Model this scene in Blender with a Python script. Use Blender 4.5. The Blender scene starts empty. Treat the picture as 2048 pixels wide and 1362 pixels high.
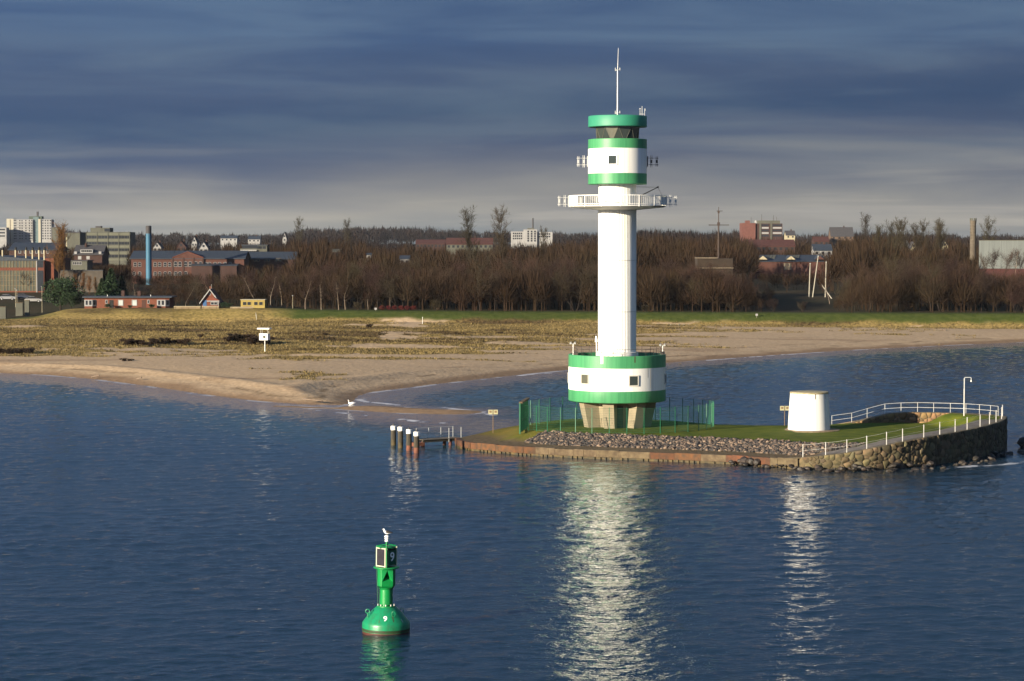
import bpy, bmesh, math, random
import numpy as np
from mathutils import Vector, Matrix, Euler
from mathutils.geometry import delaunay_2d_cdt
random.seed(11)
rng = np.random.default_rng(11)
SC = bpy.context.scene
COL = SC.collection
R = math.radians
PI = math.pi

# ------------------------------------------------------------------ camera, sky, sun, exposure
CAMZ = 19.2            # a ship's deck
FPX = 4600.0           # focal length in pixels of a 2048 wide picture
PITCH = math.atan(194 / FPX)
cam = bpy.data.cameras.new('camera')
cam.sensor_fit = 'HORIZONTAL'; cam.sensor_width = 36; cam.lens = 36 * FPX / 2048
cam.clip_start = 1; cam.clip_end = 20000
camo = bpy.data.objects.new('camera', cam); COL.objects.link(camo)
camo.location = (0, 0, CAMZ); camo.rotation_euler = (PI / 2 - PITCH, 0, 0)
SC.camera = camo
SC.view_settings.view_transform = 'Standard'
SC.view_settings.look = 'None'
SC.view_settings.gamma = 1
SC.view_settings.use_curve_mapping = False
SC.view_settings.exposure = 1.4

SUN_EL = R(11.5)
SUN_AZ = R(47)                                   # behind the camera, to the left
sdir = Vector((-math.sin(SUN_AZ) * math.cos(SUN_EL), -math.cos(SUN_AZ) * math.cos(SUN_EL), math.sin(SUN_EL)))
sun = bpy.data.lights.new('sun', 'SUN'); sun.energy = 5.0; sun.angle = R(0.53); sun.color = (1, .87, .66)
suno = bpy.data.objects.new('sun', sun); COL.objects.link(suno)
suno.rotation_euler = sdir.to_track_quat('Z', 'Y').to_euler()
suno.location = sdir * 400

W = bpy.data.worlds.new('World'); SC.world = W; W.use_nodes = True
nt = W.node_tree; nt.nodes.clear(); N = nt.nodes.new; L = nt.links.new
def wmath(op, a, b=None, clamp=False):
    m = N('ShaderNodeMath'); m.operation = op; m.use_clamp = clamp
    for i, s in enumerate((a, b)):
        if s is None: continue
        if isinstance(s, (int, float)): m.inputs[i].default_value = s
        else: L(s, m.inputs[i])
    return m.outputs[0]
out = N('ShaderNodeOutputWorld')
sky = N('ShaderNodeTexSky'); sky.sky_type = 'NISHITA'; sky.sun_disc = False
sky.sun_elevation = SUN_EL; sky.sun_rotation = math.atan2(sdir.x, sdir.y)
sky.air_density = 1; sky.dust_density = 1; sky.ozone_density = 1.5
bg1 = N('ShaderNodeBackground'); bg1.inputs[1].default_value = 0.05; L(sky.outputs[0], bg1.inputs[0])
tc = N('ShaderNodeTexCoord'); sx = N('ShaderNodeSeparateXYZ'); L(tc.outputs['Generated'], sx.inputs[0])
def cloudnoise(scale, zs, detail, rough, dist, off=0):
    mp = N('ShaderNodeMapping'); mp.inputs['Scale'].default_value = (1, 1, zs); mp.inputs['Location'].default_value = (off, off * .7, off * 1.3)
    mp.inputs['Rotation'].default_value = (0, R(1.0), 0)
    L(tc.outputs['Generated'], mp.inputs[0])
    n = N('ShaderNodeTexNoise'); n.inputs['Scale'].default_value = scale; n.inputs['Detail'].default_value = detail
    n.inputs['Roughness'].default_value = rough; n.inputs['Distortion'].default_value = dist
    L(mp.outputs[0], n.inputs[0]); return n.outputs['Fac']
n1 = cloudnoise(2.6, 8, 5, .50, .4, 3.4)
n2 = cloudnoise(5.5, 9, 6, .52, .5, 7.7)
# elevation wobbles a little with the noise so that the cloud sheets have ragged, tilted edges
el = wmath('ADD', sx.outputs[2], wmath('MULTIPLY', wmath('SUBTRACT', n1, .5), .075))
cr = N('ShaderNodeValToRGB'); L(wmath('MULTIPLY', el, 5.0, True), cr.inputs[0])
e = cr.color_ramp.elements
e[0].position = 0.0; e[0].color = (.100, .138, .176, 1)
e[1].position = 1.0; e[1].color = (.052, .096, .185, 1)
for p, c in ((.055, (.150, .172, .188, 1)), (.105, (.232, .226, .210, 1)), (.150, (.150, .158, .178, 1)), (.205, (.060, .086, .145, 1)), (.27, (.034, .066, .132, 1)), (.36, (.052, .084, .152, 1)), (.48, (.048, .088, .172, 1))):
    x = cr.color_ramp.elements.new(p); x.color = c
# streaks
cr2 = N('ShaderNodeValToRGB'); L(n2, cr2.inputs[0])
cr2.color_ramp.elements[0].position = .3; cr2.color_ramp.elements[0].color = (.80, .82, .87, 1)
cr2.color_ramp.elements[1].position = .72; cr2.color_ramp.elements[1].color = (1.24, 1.20, 1.12, 1)
mx = N('ShaderNodeMixRGB'); mx.blend_type = 'MULTIPLY'; mx.inputs[0].default_value = 1
L(cr.outputs[0], mx.inputs[1]); L(cr2.outputs[0], mx.inputs[2])
# thin pale streaks of far cloud low over the land, all round the horizon
n3 = cloudnoise(4.0, 20, 4, .55, .6, 1.9)
lowm = N('ShaderNodeMapRange'); L(sx.outputs[2], lowm.inputs[0]); lowm.inputs[1].default_value = .014; lowm.inputs[2].default_value = .044; lowm.inputs[3].default_value = 1; lowm.inputs[4].default_value = 0
strk = N('ShaderNodeMapRange'); L(n3, strk.inputs[0]); strk.inputs[1].default_value = .50; strk.inputs[2].default_value = .70
mx0 = mx; mx = N('ShaderNodeMixRGB'); L(wmath('MULTIPLY', wmath('MULTIPLY', lowm.outputs[0], strk.outputs[0]), .75), mx.inputs[0]); L(mx0.outputs[0], mx.inputs[1]); mx.inputs[2].default_value = (.34, .32, .285, 1)
# cloud is brighter towards the sun (forward scattering)
dt = N('ShaderNodeVectorMath'); dt.operation = 'DOT_PRODUCT'; L(tc.outputs['Generated'], dt.inputs[0]); dt.inputs[1].default_value = sdir
fw = wmath('POWER', wmath('MULTIPLY', wmath('ADD', dt.outputs['Value'], 1.0), .5, True), 2.0)
bs = wmath('ADD', wmath('MULTIPLY', fw, 1.5), .46)
bg2 = N('ShaderNodeBackground'); L(mx.outputs[0], bg2.inputs[0]); L(bs, bg2.inputs[1])
# broken overhead: clear sky shows between the cloud sheets
cov = N('ShaderNodeMapRange'); L(n2, cov.inputs[0]); cov.inputs[1].default_value = .42; cov.inputs[2].default_value = .60
cov.inputs[3].default_value = 1.0; cov.inputs[4].default_value = .94
ms = N('ShaderNodeMixShader'); L(cov.outputs[0], ms.inputs[0]); L(bg1.outputs[0], ms.inputs[1]); L(bg2.outputs[0], ms.inputs[2])
L(ms.outputs[0], out.inputs[0])

# ------------------------------------------------------------------ helpers
CP, SP = math.cos(PITCH), math.sin(PITCH)
def ray(px, py):
    a = (px - 1024) / FPX; b = (681 - py) / FPX
    return Vector((a, CP + b * SP, -SP + b * CP))
def P(px, py, z=0.0):                  # where a sight line meets the level z
    d = ray(px, py); t = (z - CAMZ) / d.z
    return Vector((d.x * t, d.y * t, z))
def D(px, py, Y):                      # where it meets the distance Y
    d = ray(px, py); t = Y / d.y
    return Vector((d.x * t, Y, CAMZ + d.z * t))
def DX(px, Y): return D(px, 487, Y).x
def DZ(py, Y): return D(1024, py, Y).z

class MB:
    def __init__(s): s.v = []; s.f = []; s.m = []
    def add(s, vs, fs, mi=0):
        o = len(s.v); s.v += [tuple(v) for v in vs]
        for f in fs: s.f.append(tuple(i + o for i in f)); s.m.append(mi)
        return s
    def box(s, cx, cy, cz, sx, sy, sz, rz=0, mi=0):
        c, n = math.cos(rz), math.sin(rz); vs = []
        for z in (-.5, .5):
            for x, y in ((-.5, -.5), (.5, -.5), (.5, .5), (-.5, .5)):
                X, Y = x * sx, y * sy
                vs.append((cx + X * c - Y * n, cy + X * n + Y * c, cz + z * sz))
        return s.add(vs, [(3, 2, 1, 0), (4, 5, 6, 7), (0, 1, 5, 4), (1, 2, 6, 5), (2, 3, 7, 6), (3, 0, 4, 7)], mi)
    def span(s, x0, x1, y0, y1, z0, z1, mi=0):
        return s.box((x0 + x1) / 2, (y0 + y1) / 2, (z0 + z1) / 2, x1 - x0, y1 - y0, z1 - z0, 0, mi)
    def tube(s, p0, p1, r0, r1=None, n=8, mi=0, cap=True):
        p0 = Vector(p0); p1 = Vector(p1); r1 = r0 if r1 is None else r1
        d = (p1 - p0).normalized(); u = d.orthogonal().normalized(); w = d.cross(u)
        vs = []
        for p, r in ((p0, r0), (p1, r1)):
            for i in range(n):
                a = 2 * PI * i / n; vs.append(p + (u * math.cos(a) + w * math.sin(a)) * r)
        fs = [(i, (i + 1) % n, n + (i + 1) % n, n + i) for i in range(n)]
        if cap: fs += [tuple(range(n - 1, -1, -1)), tuple(range(n, 2 * n))]
        return s.add(vs, fs, mi)
    def path(s, pts, r, n=6, mi=0):
        for a, b in zip(pts[:-1], pts[1:]): s.tube(a, b, r, r, n, mi)
        return s
    def lathe(s, prof, n=48, c=(0, 0), mi=0, a0=0, a1=2 * PI, flute=0, nfl=0):
        full = abs(a1 - a0 - 2 * PI) < 1e-6; k = n if full else n + 1; vs = []
        for r, z in prof:
            for i in range(k):
                a = a0 + (a1 - a0) * i / n
                rr = r + (flute * (1 if i % 2 else -1) if flute else 0)
                vs.append((c[0] + rr * math.sin(a), c[1] - rr * math.cos(a), z))
        fs = []
        for j in range(len(prof) - 1):
            for i in range(n):
                b = (i + 1) % k
                fs.append((j * k + i, j * k + b, (j + 1) * k + b, (j + 1) * k + i))
        return s.add(vs, fs, mi)
    def prism(s, pts, z0, z1, mi=0):
        n = len(pts); vs = [(x, y, z0) for x, y in pts] + [(x, y, z1) for x, y in pts]
        return s.add(vs, [tuple(range(n - 1, -1, -1)), tuple(range(n, 2 * n))] + [(i, (i + 1) % n, n + (i + 1) % n, n + i) for i in range(n)], mi)
    def xprism(s, pts, y0, y1, mi=0):      # outline in x,z extruded along y
        n = len(pts); vs = [(x, y0, z) for x, z in pts] + [(x, y1, z) for x, z in pts]
        return s.add(vs, [tuple(range(n)), tuple(range(2 * n - 1, n - 1, -1))] + [((i + 1) % n, i, n + i, n + (i + 1) % n) for i in range(n)], mi)
    def yprism(s, pts, x0, x1, mi=0):      # outline in y,z extruded along x
        n = len(pts); vs = [(x0, y, z) for y, z in pts] + [(x1, y, z) for y, z in pts]
        return s.add(vs, [tuple(range(n)), tuple(range(2 * n - 1, n - 1, -1))] + [((i + 1) % n, i, n + i, n + (i + 1) % n) for i in range(n)], mi)
    def mesh(s, name, mats, smooth=None):
        me = bpy.data.meshes.new(name); me.from_pydata(s.v, [], s.f)
        for m in (mats if isinstance(mats, (list, tuple)) else [mats]): me.materials.append(m)
        if any(s.m): me.polygons.foreach_set('material_index', s.m)
        if smooth is not None:
            me.polygons.foreach_set('use_smooth', [True] * len(s.f)); me.set_sharp_from_angle(angle=R(smooth))
        me.update(); return me
    def build(s, name, mats, parent=None, smooth=None, loc=(0, 0, 0), rot=None):
        return link(name, s.mesh(name, mats, smooth), parent, loc, rot)
def link(name, me, parent=None, loc=(0, 0, 0), rot=None, scale=None):
    o = bpy.data.objects.new(name, me); COL.objects.link(o); o.parent = parent; o.location = loc
    if rot is not None: o.rotation_euler = rot
    if scale is not None: o.scale = scale
    return o
def tag(o, label=None, cat=None, group=None, kind=None):
    if label: o['label'] = label
    if cat: o['category'] = cat
    if group: o['group'] = group
    if kind: o['kind'] = kind
    return o
def thing(name, label, cat, loc=(0, 0, 0), rz=0, group=None):
    o = bpy.data.objects.new(name, None); COL.objects.link(o); o.location = loc; o.rotation_euler = (0, 0, rz)
    o.empty_display_size = .3
    return tag(o, label, cat, group)
def npmesh(name, v, f, mat, smooth=False, attrs=None):
    v = np.asarray(v, np.float32); f = np.asarray(f, np.int32); k = f.shape[1]
    me = bpy.data.meshes.new(name); me.vertices.add(len(v)); me.vertices.foreach_set('co', v.ravel())
    me.loops.add(f.size); me.loops.foreach_set('vertex_index', f.ravel())
    me.polygons.add(len(f)); me.polygons.foreach_set('loop_start', np.arange(0, f.size, k, dtype=np.int32))
    try: me.polygons.foreach_set('loop_total', np.full(len(f), k, np.int32))
    except Exception: pass
    if smooth: me.polygons.foreach_set('use_smooth', np.ones(len(f), bool))
    for an, av in (attrs or {}).items():
        if av.ndim == 1:
            a = me.attributes.new(an, 'FLOAT', 'POINT'); a.data.foreach_set('value', av.astype(np.float32))
        else:
            a = me.attributes.new(an, 'FLOAT_COLOR', 'POINT')
            c = np.ones((len(v), 4), np.float32); c[:, :av.shape[1]] = av; a.data.foreach_set('color', c.ravel())
    me.update(calc_edges=True); me.validate(); me.materials.append(mat)
    return me

# value noise on arrays
_T = np.random.default_rng(5).random((256, 256))
def vn(x, y):
    x = np.asarray(x, float); y = np.asarray(y, float)
    xi = np.floor(x).astype(int); yi = np.floor(y).astype(int); fx = x - xi; fy = y - yi
    fx = fx * fx * (3 - 2 * fx); fy = fy * fy * (3 - 2 * fy)
    a = _T[xi & 255, yi & 255]; b = _T[(xi + 1) & 255, yi & 255]; c = _T[xi & 255, (yi + 1) & 255]; d = _T[(xi + 1) & 255, (yi + 1) & 255]
    return (a * (1 - fx) + b * fx) * (1 - fy) + (c * (1 - fx) + d * fx) * fy
def fbm(x, y, o=4):
    s = 0; a = .5; t = 0
    for i in range(o):
        s = s + a * vn(x * 2 ** i + 17.3 * i, y * 2 ** i + 9.1 * i); t += a; a *= .5
    return s / t
def sst(a, b, x):
    t = np.clip((x - a) / (b - a), 0, 1); return t * t * (3 - 2 * t)

# ------------------------------------------------------------------ materials
def mat(name, c1, c2=None, rough=.75, scale=2.0, bump=0.0, bscale=None, metal=0.0, rand=0.0, spec=.3, stretch=(1, 1, 1), world=False, lo=.35, hi=.65, detail=5):
    m = bpy.data.materials.new(name); m.use_nodes = True; t = m.node_tree; b = t.nodes['Principled BSDF']
    b.inputs['Roughness'].default_value = rough; b.inputs['Metallic'].default_value = metal
    b.inputs['Specular IOR Level'].default_value = spec
    b.inputs['Base Color'].default_value = (*c1, 1)
    src = None; mp = None
    if c2 is not None or bump:
        tcn = t.nodes.new('ShaderNodeTexCoord'); mp = t.nodes.new('ShaderNodeMapping'); mp.inputs['Scale'].default_value = stretch
        if world:
            g = t.nodes.new('ShaderNodeNewGeometry'); t.links.new(g.outputs['Position'], mp.inputs[0])
        else: t.links.new(tcn.outputs['Object'], mp.inputs[0])
    if c2 is not None:
        n = t.nodes.new('ShaderNodeTexNoise'); n.inputs['Scale'].default_value = scale; n.inputs['Detail'].default_value = detail
        n.inputs['Roughness'].default_value = .6
        t.links.new(mp.outputs[0], n.inputs[0])
        r = t.nodes.new('ShaderNodeValToRGB'); r.color_ramp.elements[0].position = lo; r.color_ramp.elements[1].position = hi
        r.color_ramp.elements[0].color = (*c1, 1); r.color_ramp.elements[1].color = (*c2, 1)
        t.links.new(n.outputs['Fac'], r.inputs[0]); src = r.outputs[0]
    if rand:
        oi = t.nodes.new('ShaderNodeObjectInfo'); h = t.nodes.new('ShaderNodeHueSaturation')
        mr = t.nodes.new('ShaderNodeMapRange'); mr.inputs[3].default_value = 1 - rand; mr.inputs[4].default_value = 1 + rand
        t.links.new(oi.outputs['Random'], mr.inputs[0]); t.links.new(mr.outputs[0], h.inputs['Value'])
        mh = t.nodes.new('ShaderNodeMath'); mh.operation = 'MULTIPLY'; mh.inputs[1].default_value = 7.31; t.links.new(oi.outputs['Random'], mh.inputs[0])
        fr = t.nodes.new('ShaderNodeMath'); fr.operation = 'FRACT'; t.links.new(mh.outputs[0], fr.inputs[0])
        m2 = t.nodes.new('ShaderNodeMapRange'); m2.inputs[3].default_value = .5 - .05 * rand; m2.inputs[4].default_value = .5 + .05 * rand
        t.links.new(fr.outputs[0], m2.inputs[0]); t.links.new(m2.outputs[0], h.inputs['Hue'])
        if src is not None: t.links.new(src, h.inputs['Color'])
        else: h.inputs['Color'].default_value = (*c1, 1)
        src = h.outputs[0]
    if src is not None: t.links.new(src, b.inputs['Base Color'])
    if bump:
        n = t.nodes.new('ShaderNodeTexNoise'); n.inputs['Scale'].default_value = bscale or scale * 3; n.inputs['Detail'].default_value = 4
        t.links.new(mp.outputs[0], n.inputs[0])
        bp = t.nodes.new('ShaderNodeBump'); bp.inputs['Distance'].default_value = bump; t.links.new(n.outputs['Fac'], bp.inputs['Height'])
        t.links.new(bp.outputs[0], b.inputs['Normal'])
    return m
M = {}
def glassmat(name, c=(.02, .025, .03), rough=.08):
    m = mat(name, c, rough=rough, spec=.6); return m
M['white'] = mat('white_paint', (.66, .645, .60), (.42, .385, .30), .55, .9, stretch=(3, 3, .10), lo=.50, hi=.95)
M['whiteplain'] = mat('white_enamel', (.78, .77, .74), (.62, .58, .50), .5, 1.5, lo=.5, hi=.9)
M['green'] = mat('green_paint', (.050, .225, .092), (.022, .135, .055), .45, 1.1, stretch=(3, 3, .12), lo=.40, hi=.85, spec=.4)
M['greencap'] = mat('green_cap_paint', (.018, .175, .098), (.026, .19, .11), .55, .6, spec=.45)
M['concrete'] = mat('concrete', (.24, .20, .135), (.19, .16, .11), .85, .7, .01, 8)
M['darkmetal'] = mat('dark_metal', (.03, .03, .03), (.06, .05, .04), .5, 3)
M['railwhite'] = mat('railing_white', (.46, .455, .44), (.36, .34, .30), .5, 2)
M['steel'] = mat('galvanised_steel', (.46, .46, .44), (.34, .34, .33), .45, 4, metal=.3)
M['glass'] = glassmat('window_glass', (.03, .038, .034))
M['paleglass'] = mat('blind_glass', (.38, .40, .38), (.30, .33, .32), .25, 1.2, spec=.5)
M['frame'] = mat('window_frame', (.42, .40, .35), rough=.5)
M['fence'] = mat('fence_green', (.010, .085, .040), (.016, .115, .054), .5, 2, spec=.4)
M['rubble'] = mat('rubble_stone', (.35, .29, .23), (.14, .12, .11), .9, .9, .02, 6, world=True, lo=.3, hi=.7)
M['gravel'] = mat('quay_gravel', (.16, .11, .06), (.25, .19, .12), .95, 2.2, .03, 9)
M['stone'] = mat('wall_stone', (.125, .086, .044), (.060, .052, .028), .9, 2.0, .03, 5, rand=.42)
M['stonedark'] = mat('weedy_stone', (.072, .062, .036), (.105, .082, .046), .85, 1.4, .03, 5, rand=.35)
M['mortar'] = mat('mortar', (.125, .10, .062), (.07, .058, .038), .95, 1.2, .02, 8)
M['boulder'] = mat('wet_boulder', (.014, .0125, .010), (.036, .025, .017), .6, 1.1, .04, 4, rand=.35, spec=.45)
M['rust'] = mat('rusty_steel', (.095, .036, .015), (.045, .026, .016), .85, 2.2, .01, 6, rand=.22)
M['yardwall'] = mat('yard_render', (.075, .062, .05), (.05, .042, .034), .9, .6)
M['capstone'] = mat('concrete_capping', (.115, .085, .048), (.058, .040, .024), .9, 1.8, .02, 5, rand=.12)
M['weed'] = mat('waterline_weed', (.028, .026, .016), (.09, .06, .02), .7, 2.5, .03, 6)
M['timber'] = mat('tarred_timber', (.022, .019, .014), (.055, .045, .03), .8, 2, .01, 7, stretch=(4, 4, .4))
M['redtimber'] = mat('red_brown_timber', (.16, .06, .035), (.09, .035, .02), .8, 2, .01, 7)
M['deck'] = mat('jetty_planks', (.06, .05, .04), (.10, .085, .065), .85, 3, rand=.2)
M['buoy'] = mat('buoy_green', (.003, .19, .042), (.008, .11, .030), .36, 2.2, stretch=(2.5, 2.5, .5), lo=.42, hi=.85, spec=.5)
M['buoyteal'] = mat('buoy_float_green', (.004, .175, .072), (.020, .085, .036), .38, 2.4, stretch=(2, 2, .7), lo=.45, hi=.85, spec=.5)
M['buoydark'] = mat('buoy_board_green', (.004, .06, .03), rough=.4)
M['solar'] = mat('solar_panel', (.018, .016, .020), (.028, .024, .03), .3, 6, spec=.4)
M['alu'] = mat('panel_frame', (.55, .55, .40), rough=.4, metal=.2)
M['gullwhite'] = mat('gull_white', (.78, .77, .75), rough=.7)
M['gulldark'] = mat('gull_dark_wing', (.035, .030, .028), rough=.8)
M['gullyellow'] = mat('gull_bill', (.45, .30, .05), rough=.6)
M['sign'] = mat('sign_yellow', (.30, .28, .17), rough=.5)
M['signback'] = mat('sign_brown', (.14, .09, .05), rough=.7)
M['brickhouse'] = mat('house_brick', (.135, .045, .026), (.105, .036, .021), .9, .9, .01, 9)
M['brick'] = mat('red_brick', (.070, .029, .021), (.054, .023, .018), .9, .9, .01, 9)
M['brickdark'] = mat('dark_brick', (.044, .022, .018), (.033, .018, .015), .9, .7)
M['brickorange'] = mat('orange_render', (.115, .036, .020), (.09, .029, .017), .85, .6)
M['slate'] = mat('slate_roof', (.030, .038, .050), (.022, .027, .036), .6, 1.2)
M['darkroof'] = mat('dark_roof', (.035, .034, .038), (.05, .046, .046), .8, 1.2)
M['tile'] = mat('red_tile_roof', (.062, .022, .017), (.045, .018, .015), .85, 1.0)
M['bwhite'] = mat('white_render', (.25, .245, .24), (.20, .195, .19), .8, .4)
M['bgrey'] = mat('grey_concrete', (.080, .080, .062), (.060, .060, .048), .85, .3)
M['pane'] = glassmat('dark_pane', (.018, .020, .024), .12)
M['panegrey'] = mat('grey_pane', (.055, .06, .05), (.09, .085, .055), .2, .5, spec=.5)
M['cream'] = mat('cream_metal', (.34, .30, .20), (.28, .24, .16), .6, .9)
M['black'] = mat('black_cap', (.012, .012, .012), rough=.8)
M['blue'] = mat('chimney_blue', (.030, .105, .17), (.026, .09, .145), .6, .3)
M['bluedoor'] = mat('blue_door', (.03, .08, .18), rough=.5)
M['yellow'] = mat('yellow_boards', (.27, .20, .055), (.23, .17, .05), .75, 1.1)
M['beige'] = mat('beige_wall', (.20, .15, .085), (.155, .115, .07), .9, .8, .01, 6)
M['pole'] = mat('pale_pole', (.28, .26, .21), (.21, .19, .15), .7, 1)
M['mast'] = mat('brown_mast', (.035, .025, .022), (.05, .035, .028), .7, .6)
M['corr'] = mat('pale_sheet_cladding', (.115, .125, .12), (.085, .095, .092), .6, .5, stretch=(6, 6, .1))
M['redwall'] = mat('dark_red_wall', (.05, .014, .012), (.036, .012, .011), .8, .5)
M['pink'] = mat('pink_brick', (.115, .046, .036), (.09, .036, .029), .85, .6)
M['bark'] = mat('bark', (.025, .016, .010), (.015, .010, .007), .9, 3, rand=.3)
M['birch'] = mat('birch_bark', (.27, .21, .155), (.11, .085, .06), .85, 2.2, rand=.12)
M['twig'] = mat('bare_twigs', (.033, .017, .0105), (.022, .0125, .008), .95, .35, rand=.45)
M['twigolive'] = mat('olive_twigs', (.034, .025, .012), (.024, .019, .009), .95, .35, rand=.3)
M['twiggold'] = mat('golden_twigs', (.13, .062, .016), (.095, .048, .014), .95, .5, rand=.2)
M['twigred'] = mat('red_twigs', (.10, .014, .013), (.065, .013, .011), .95, .5, rand=.2)
M['heath'] = mat('shrub_twigs', (.042, .025, .014), (.027, .017, .010), .95, .5, rand=.25)
M['evergreen'] = mat('evergreen_leaves', (.011, .024, .008), (.018, .034, .010), .7, .8, rand=.2)
M['farwood'] = mat('far_woodland', (.014, .012, .013), (.021, .015, .013), 1, .02, world=True, spec=0)
M['car'] = mat('silver_car', (.2, .2, .21), rough=.3, spec=.5)
M['tyre'] = mat('tyre', (.02, .02, .02), rough=.9)

# ------------------------------------------------------------------ terrain of the shore
def pxs(l): return [P(a, b, 0) for a, b in l]
shore = pxs([(-1500, 716), (-600, 731), (0, 746), (100, 750), (200, 759), (300, 772), (400, 787), (500, 800), (560, 805), (620, 809), (680, 810),
             (702, 806), (708, 799), (716, 791), (740, 784), (800, 777), (870, 768), (950, 759), (1050, 748), (1140, 739), (1240, 732), (1340, 725),
             (1500, 713), (1700, 700), (1900, 690), (2048, 684), (2400, 674), (3200, 660)])
LP = np.array([(p.x, p.y) for p in shore] + [(9000, shore[-1].y), (9000, 9000), (-9000, 9000), (-9000, shore[0].y)])
def seg_d(x, y, A, B):
    ax, ay = A; bx, by = B; dx, dy = bx - ax, by - ay
    t = np.clip(((x - ax) * dx + (y - ay) * dy) / (dx * dx + dy * dy + 1e-9), 0, 1)
    return np.hypot(x - ax - t * dx, y - ay - t * dy)
def poly_d(x, y, pts):
    d = np.full(np.shape(x), 1e9)
    for a, b in zip(pts[:-1], pts[1:]): d = np.minimum(d, seg_d(x, y, a, b))
    return d
def inside(x, y, poly):
    r = np.zeros(np.shape(x), bool); n = len(poly)
    for i in range(n):
        x0, y0 = poly[i]; x1, y1 = poly[(i + 1) % n]
        c = ((y0 > y) != (y1 > y)) & (x < (x1 - x0) * (y - y0) / (y1 - y0 + 1e-12) + x0)
        r ^= c
    return r
def xy(l): return [(p.x, p.y) for p in l]
BAR = xy(pxs([(735, 816), (780, 819), (830, 822), (900, 824)]))
BAR2 = xy(pxs([(560, 812), (620, 815), (690, 817)]))
SPIT = xy(pxs([(690, 808), (800, 832), (920, 846), (1060, 862)]))
PATH = xy([P(835, 640, 2), P(800, 665, 2), P(745, 690, 1.6), P(700, 720, 1.5), P(690, 750, 1)])
CREST = np.array([(-400, 520, 3.0), (-117, 520, 1.9), (-108, 520, 2.6), (-101, 520, 4.3), (-92, 520, 4.6), (-55, 519, 4.6), (-45, 517, 4.2), (0, 511, 4.0), (60, 503, 4.0), (112, 495, 4.1), (400, 470, 4.2)])
def landsd(x, y):
    d = poly_d(x, y, [tuple(p) for p in LP[:len(shore)]])
    return np.where(inside(x, y, LP), d, -d)
BACKY = [480, 540, 600, 660, 800, 1000, 1300, 1600, 2000, 2400, 2800, 3400, 5000, 9000]
BACKZ = [3.6, 4.0, 5.4, 5.7, 6.2, 6.8, 8.0, 9.5, 11, 13, 15, 14, 10, 6]
def H(x, y):
    x = np.asarray(x, float); y = np.asarray(y, float)
    sd = landsd(x, y)
    # beach and dunes
    b = 1.25 * (1 - np.exp(-np.maximum(sd, 0) / 9)) + .45 * sst(20, 90, sd)
    rise = sst(18, 60, sd)
    dune = (fbm(x / 22, y / 13, 4) - .45) * 1.5 + (fbm(x / 5 + 40, y / 3.2, 3) - .5) * .42
    b = b + rise * dune * (.35 + .65 * sst(50, 0, x))
    b = b + .32 * np.exp(-((sd - 7.5 - 2 * fbm(x / 25, y / 25, 2)) / 1.8) ** 2) * sst(0, -25, x) * sst(372, 350, y) + .10 * sst(0, 4, sd) * (fbm(x / 3.5, y / 3.5, 2) - .5)
    # underwater
    a = np.maximum(-sd, 0)
    u = -(.045 * np.minimum(a, 8) + .10 * np.clip(a - 8, 0, 40) + .02 * np.clip(a - 48, 0, 200))
    ds = poly_d(x, y, SPIT)
    u = np.maximum(u, -.10 - .018 * np.maximum(ds - 3, 0) ** 1.55)
    h = np.where(sd > 0, b, u)
    h = np.maximum(h, .26 - .055 * poly_d(x, y, BAR) ** 1.2)
    h = np.maximum(h, .05 - .05 * poly_d(x, y, BAR2) ** 1.2)
    # dike and the country behind
    cy = np.interp(x, CREST[:, 0], CREST[:, 1]); cz = np.interp(x, CREST[:, 0], CREST[:, 2])
    t = sst(-9, 0, y - cy)
    h = h * (1 - t) + cz * t
    back = np.interp(y, BACKY, BACKZ) + (fbm(x / 160 + 3, y / 260, 3) - .5) * np.interp(y, [560, 900, 2000, 3000], [0, 1.5, 4, 5])
    back = back + 3 * np.exp(-((x + 90) / 260) ** 2) * sst(1500, 2400, y)
    t2 = sst(6, 60, y - cy)
    h = np.where(y > cy, cz * (1 - t2) + back * t2, h)
    return h
def Hs(x, y): return float(H(np.array([x]), np.array([y]))[0])

gx = np.concatenate([np.array([-6000, -4500, -3400, -2600, -2000, -1600, -1300, -1050, -850, -700, -580, -480, -400, -340, -290, -250, -220, -195, -175, -160, -150, -142]),
                     np.arange(-135, 135.1, .75), np.array([142, 150, 160, 175, 195, 220, 250, 290, 340, 400, 480, 580, 700, 850, 1050, 1300, 1600, 2000, 2600, 3400, 4500, 6000])])
gy = np.concatenate([np.array([60, 100, 140, 170, 190, 205, 220, 232, 242]), np.arange(250, 530, .75), np.arange(530, 600, 2.0), np.arange(600, 1000, 10), np.arange(1000, 2600, 50), np.arange(2600, 4801, 200)])
X, Y = np.meshgrid(gx, gy); xf, yf = X.ravel(), Y.ravel()
zf = H(xf, yf); sdf = landsd(xf, yf)
nx, ny = len(gx), len(gy)
ii = (np.arange(ny - 1)[:, None] * nx + np.arange(nx - 1)[None, :]).ravel()
quads = np.stack([ii, ii + 1, ii + nx + 1, ii + nx], 1)
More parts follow.
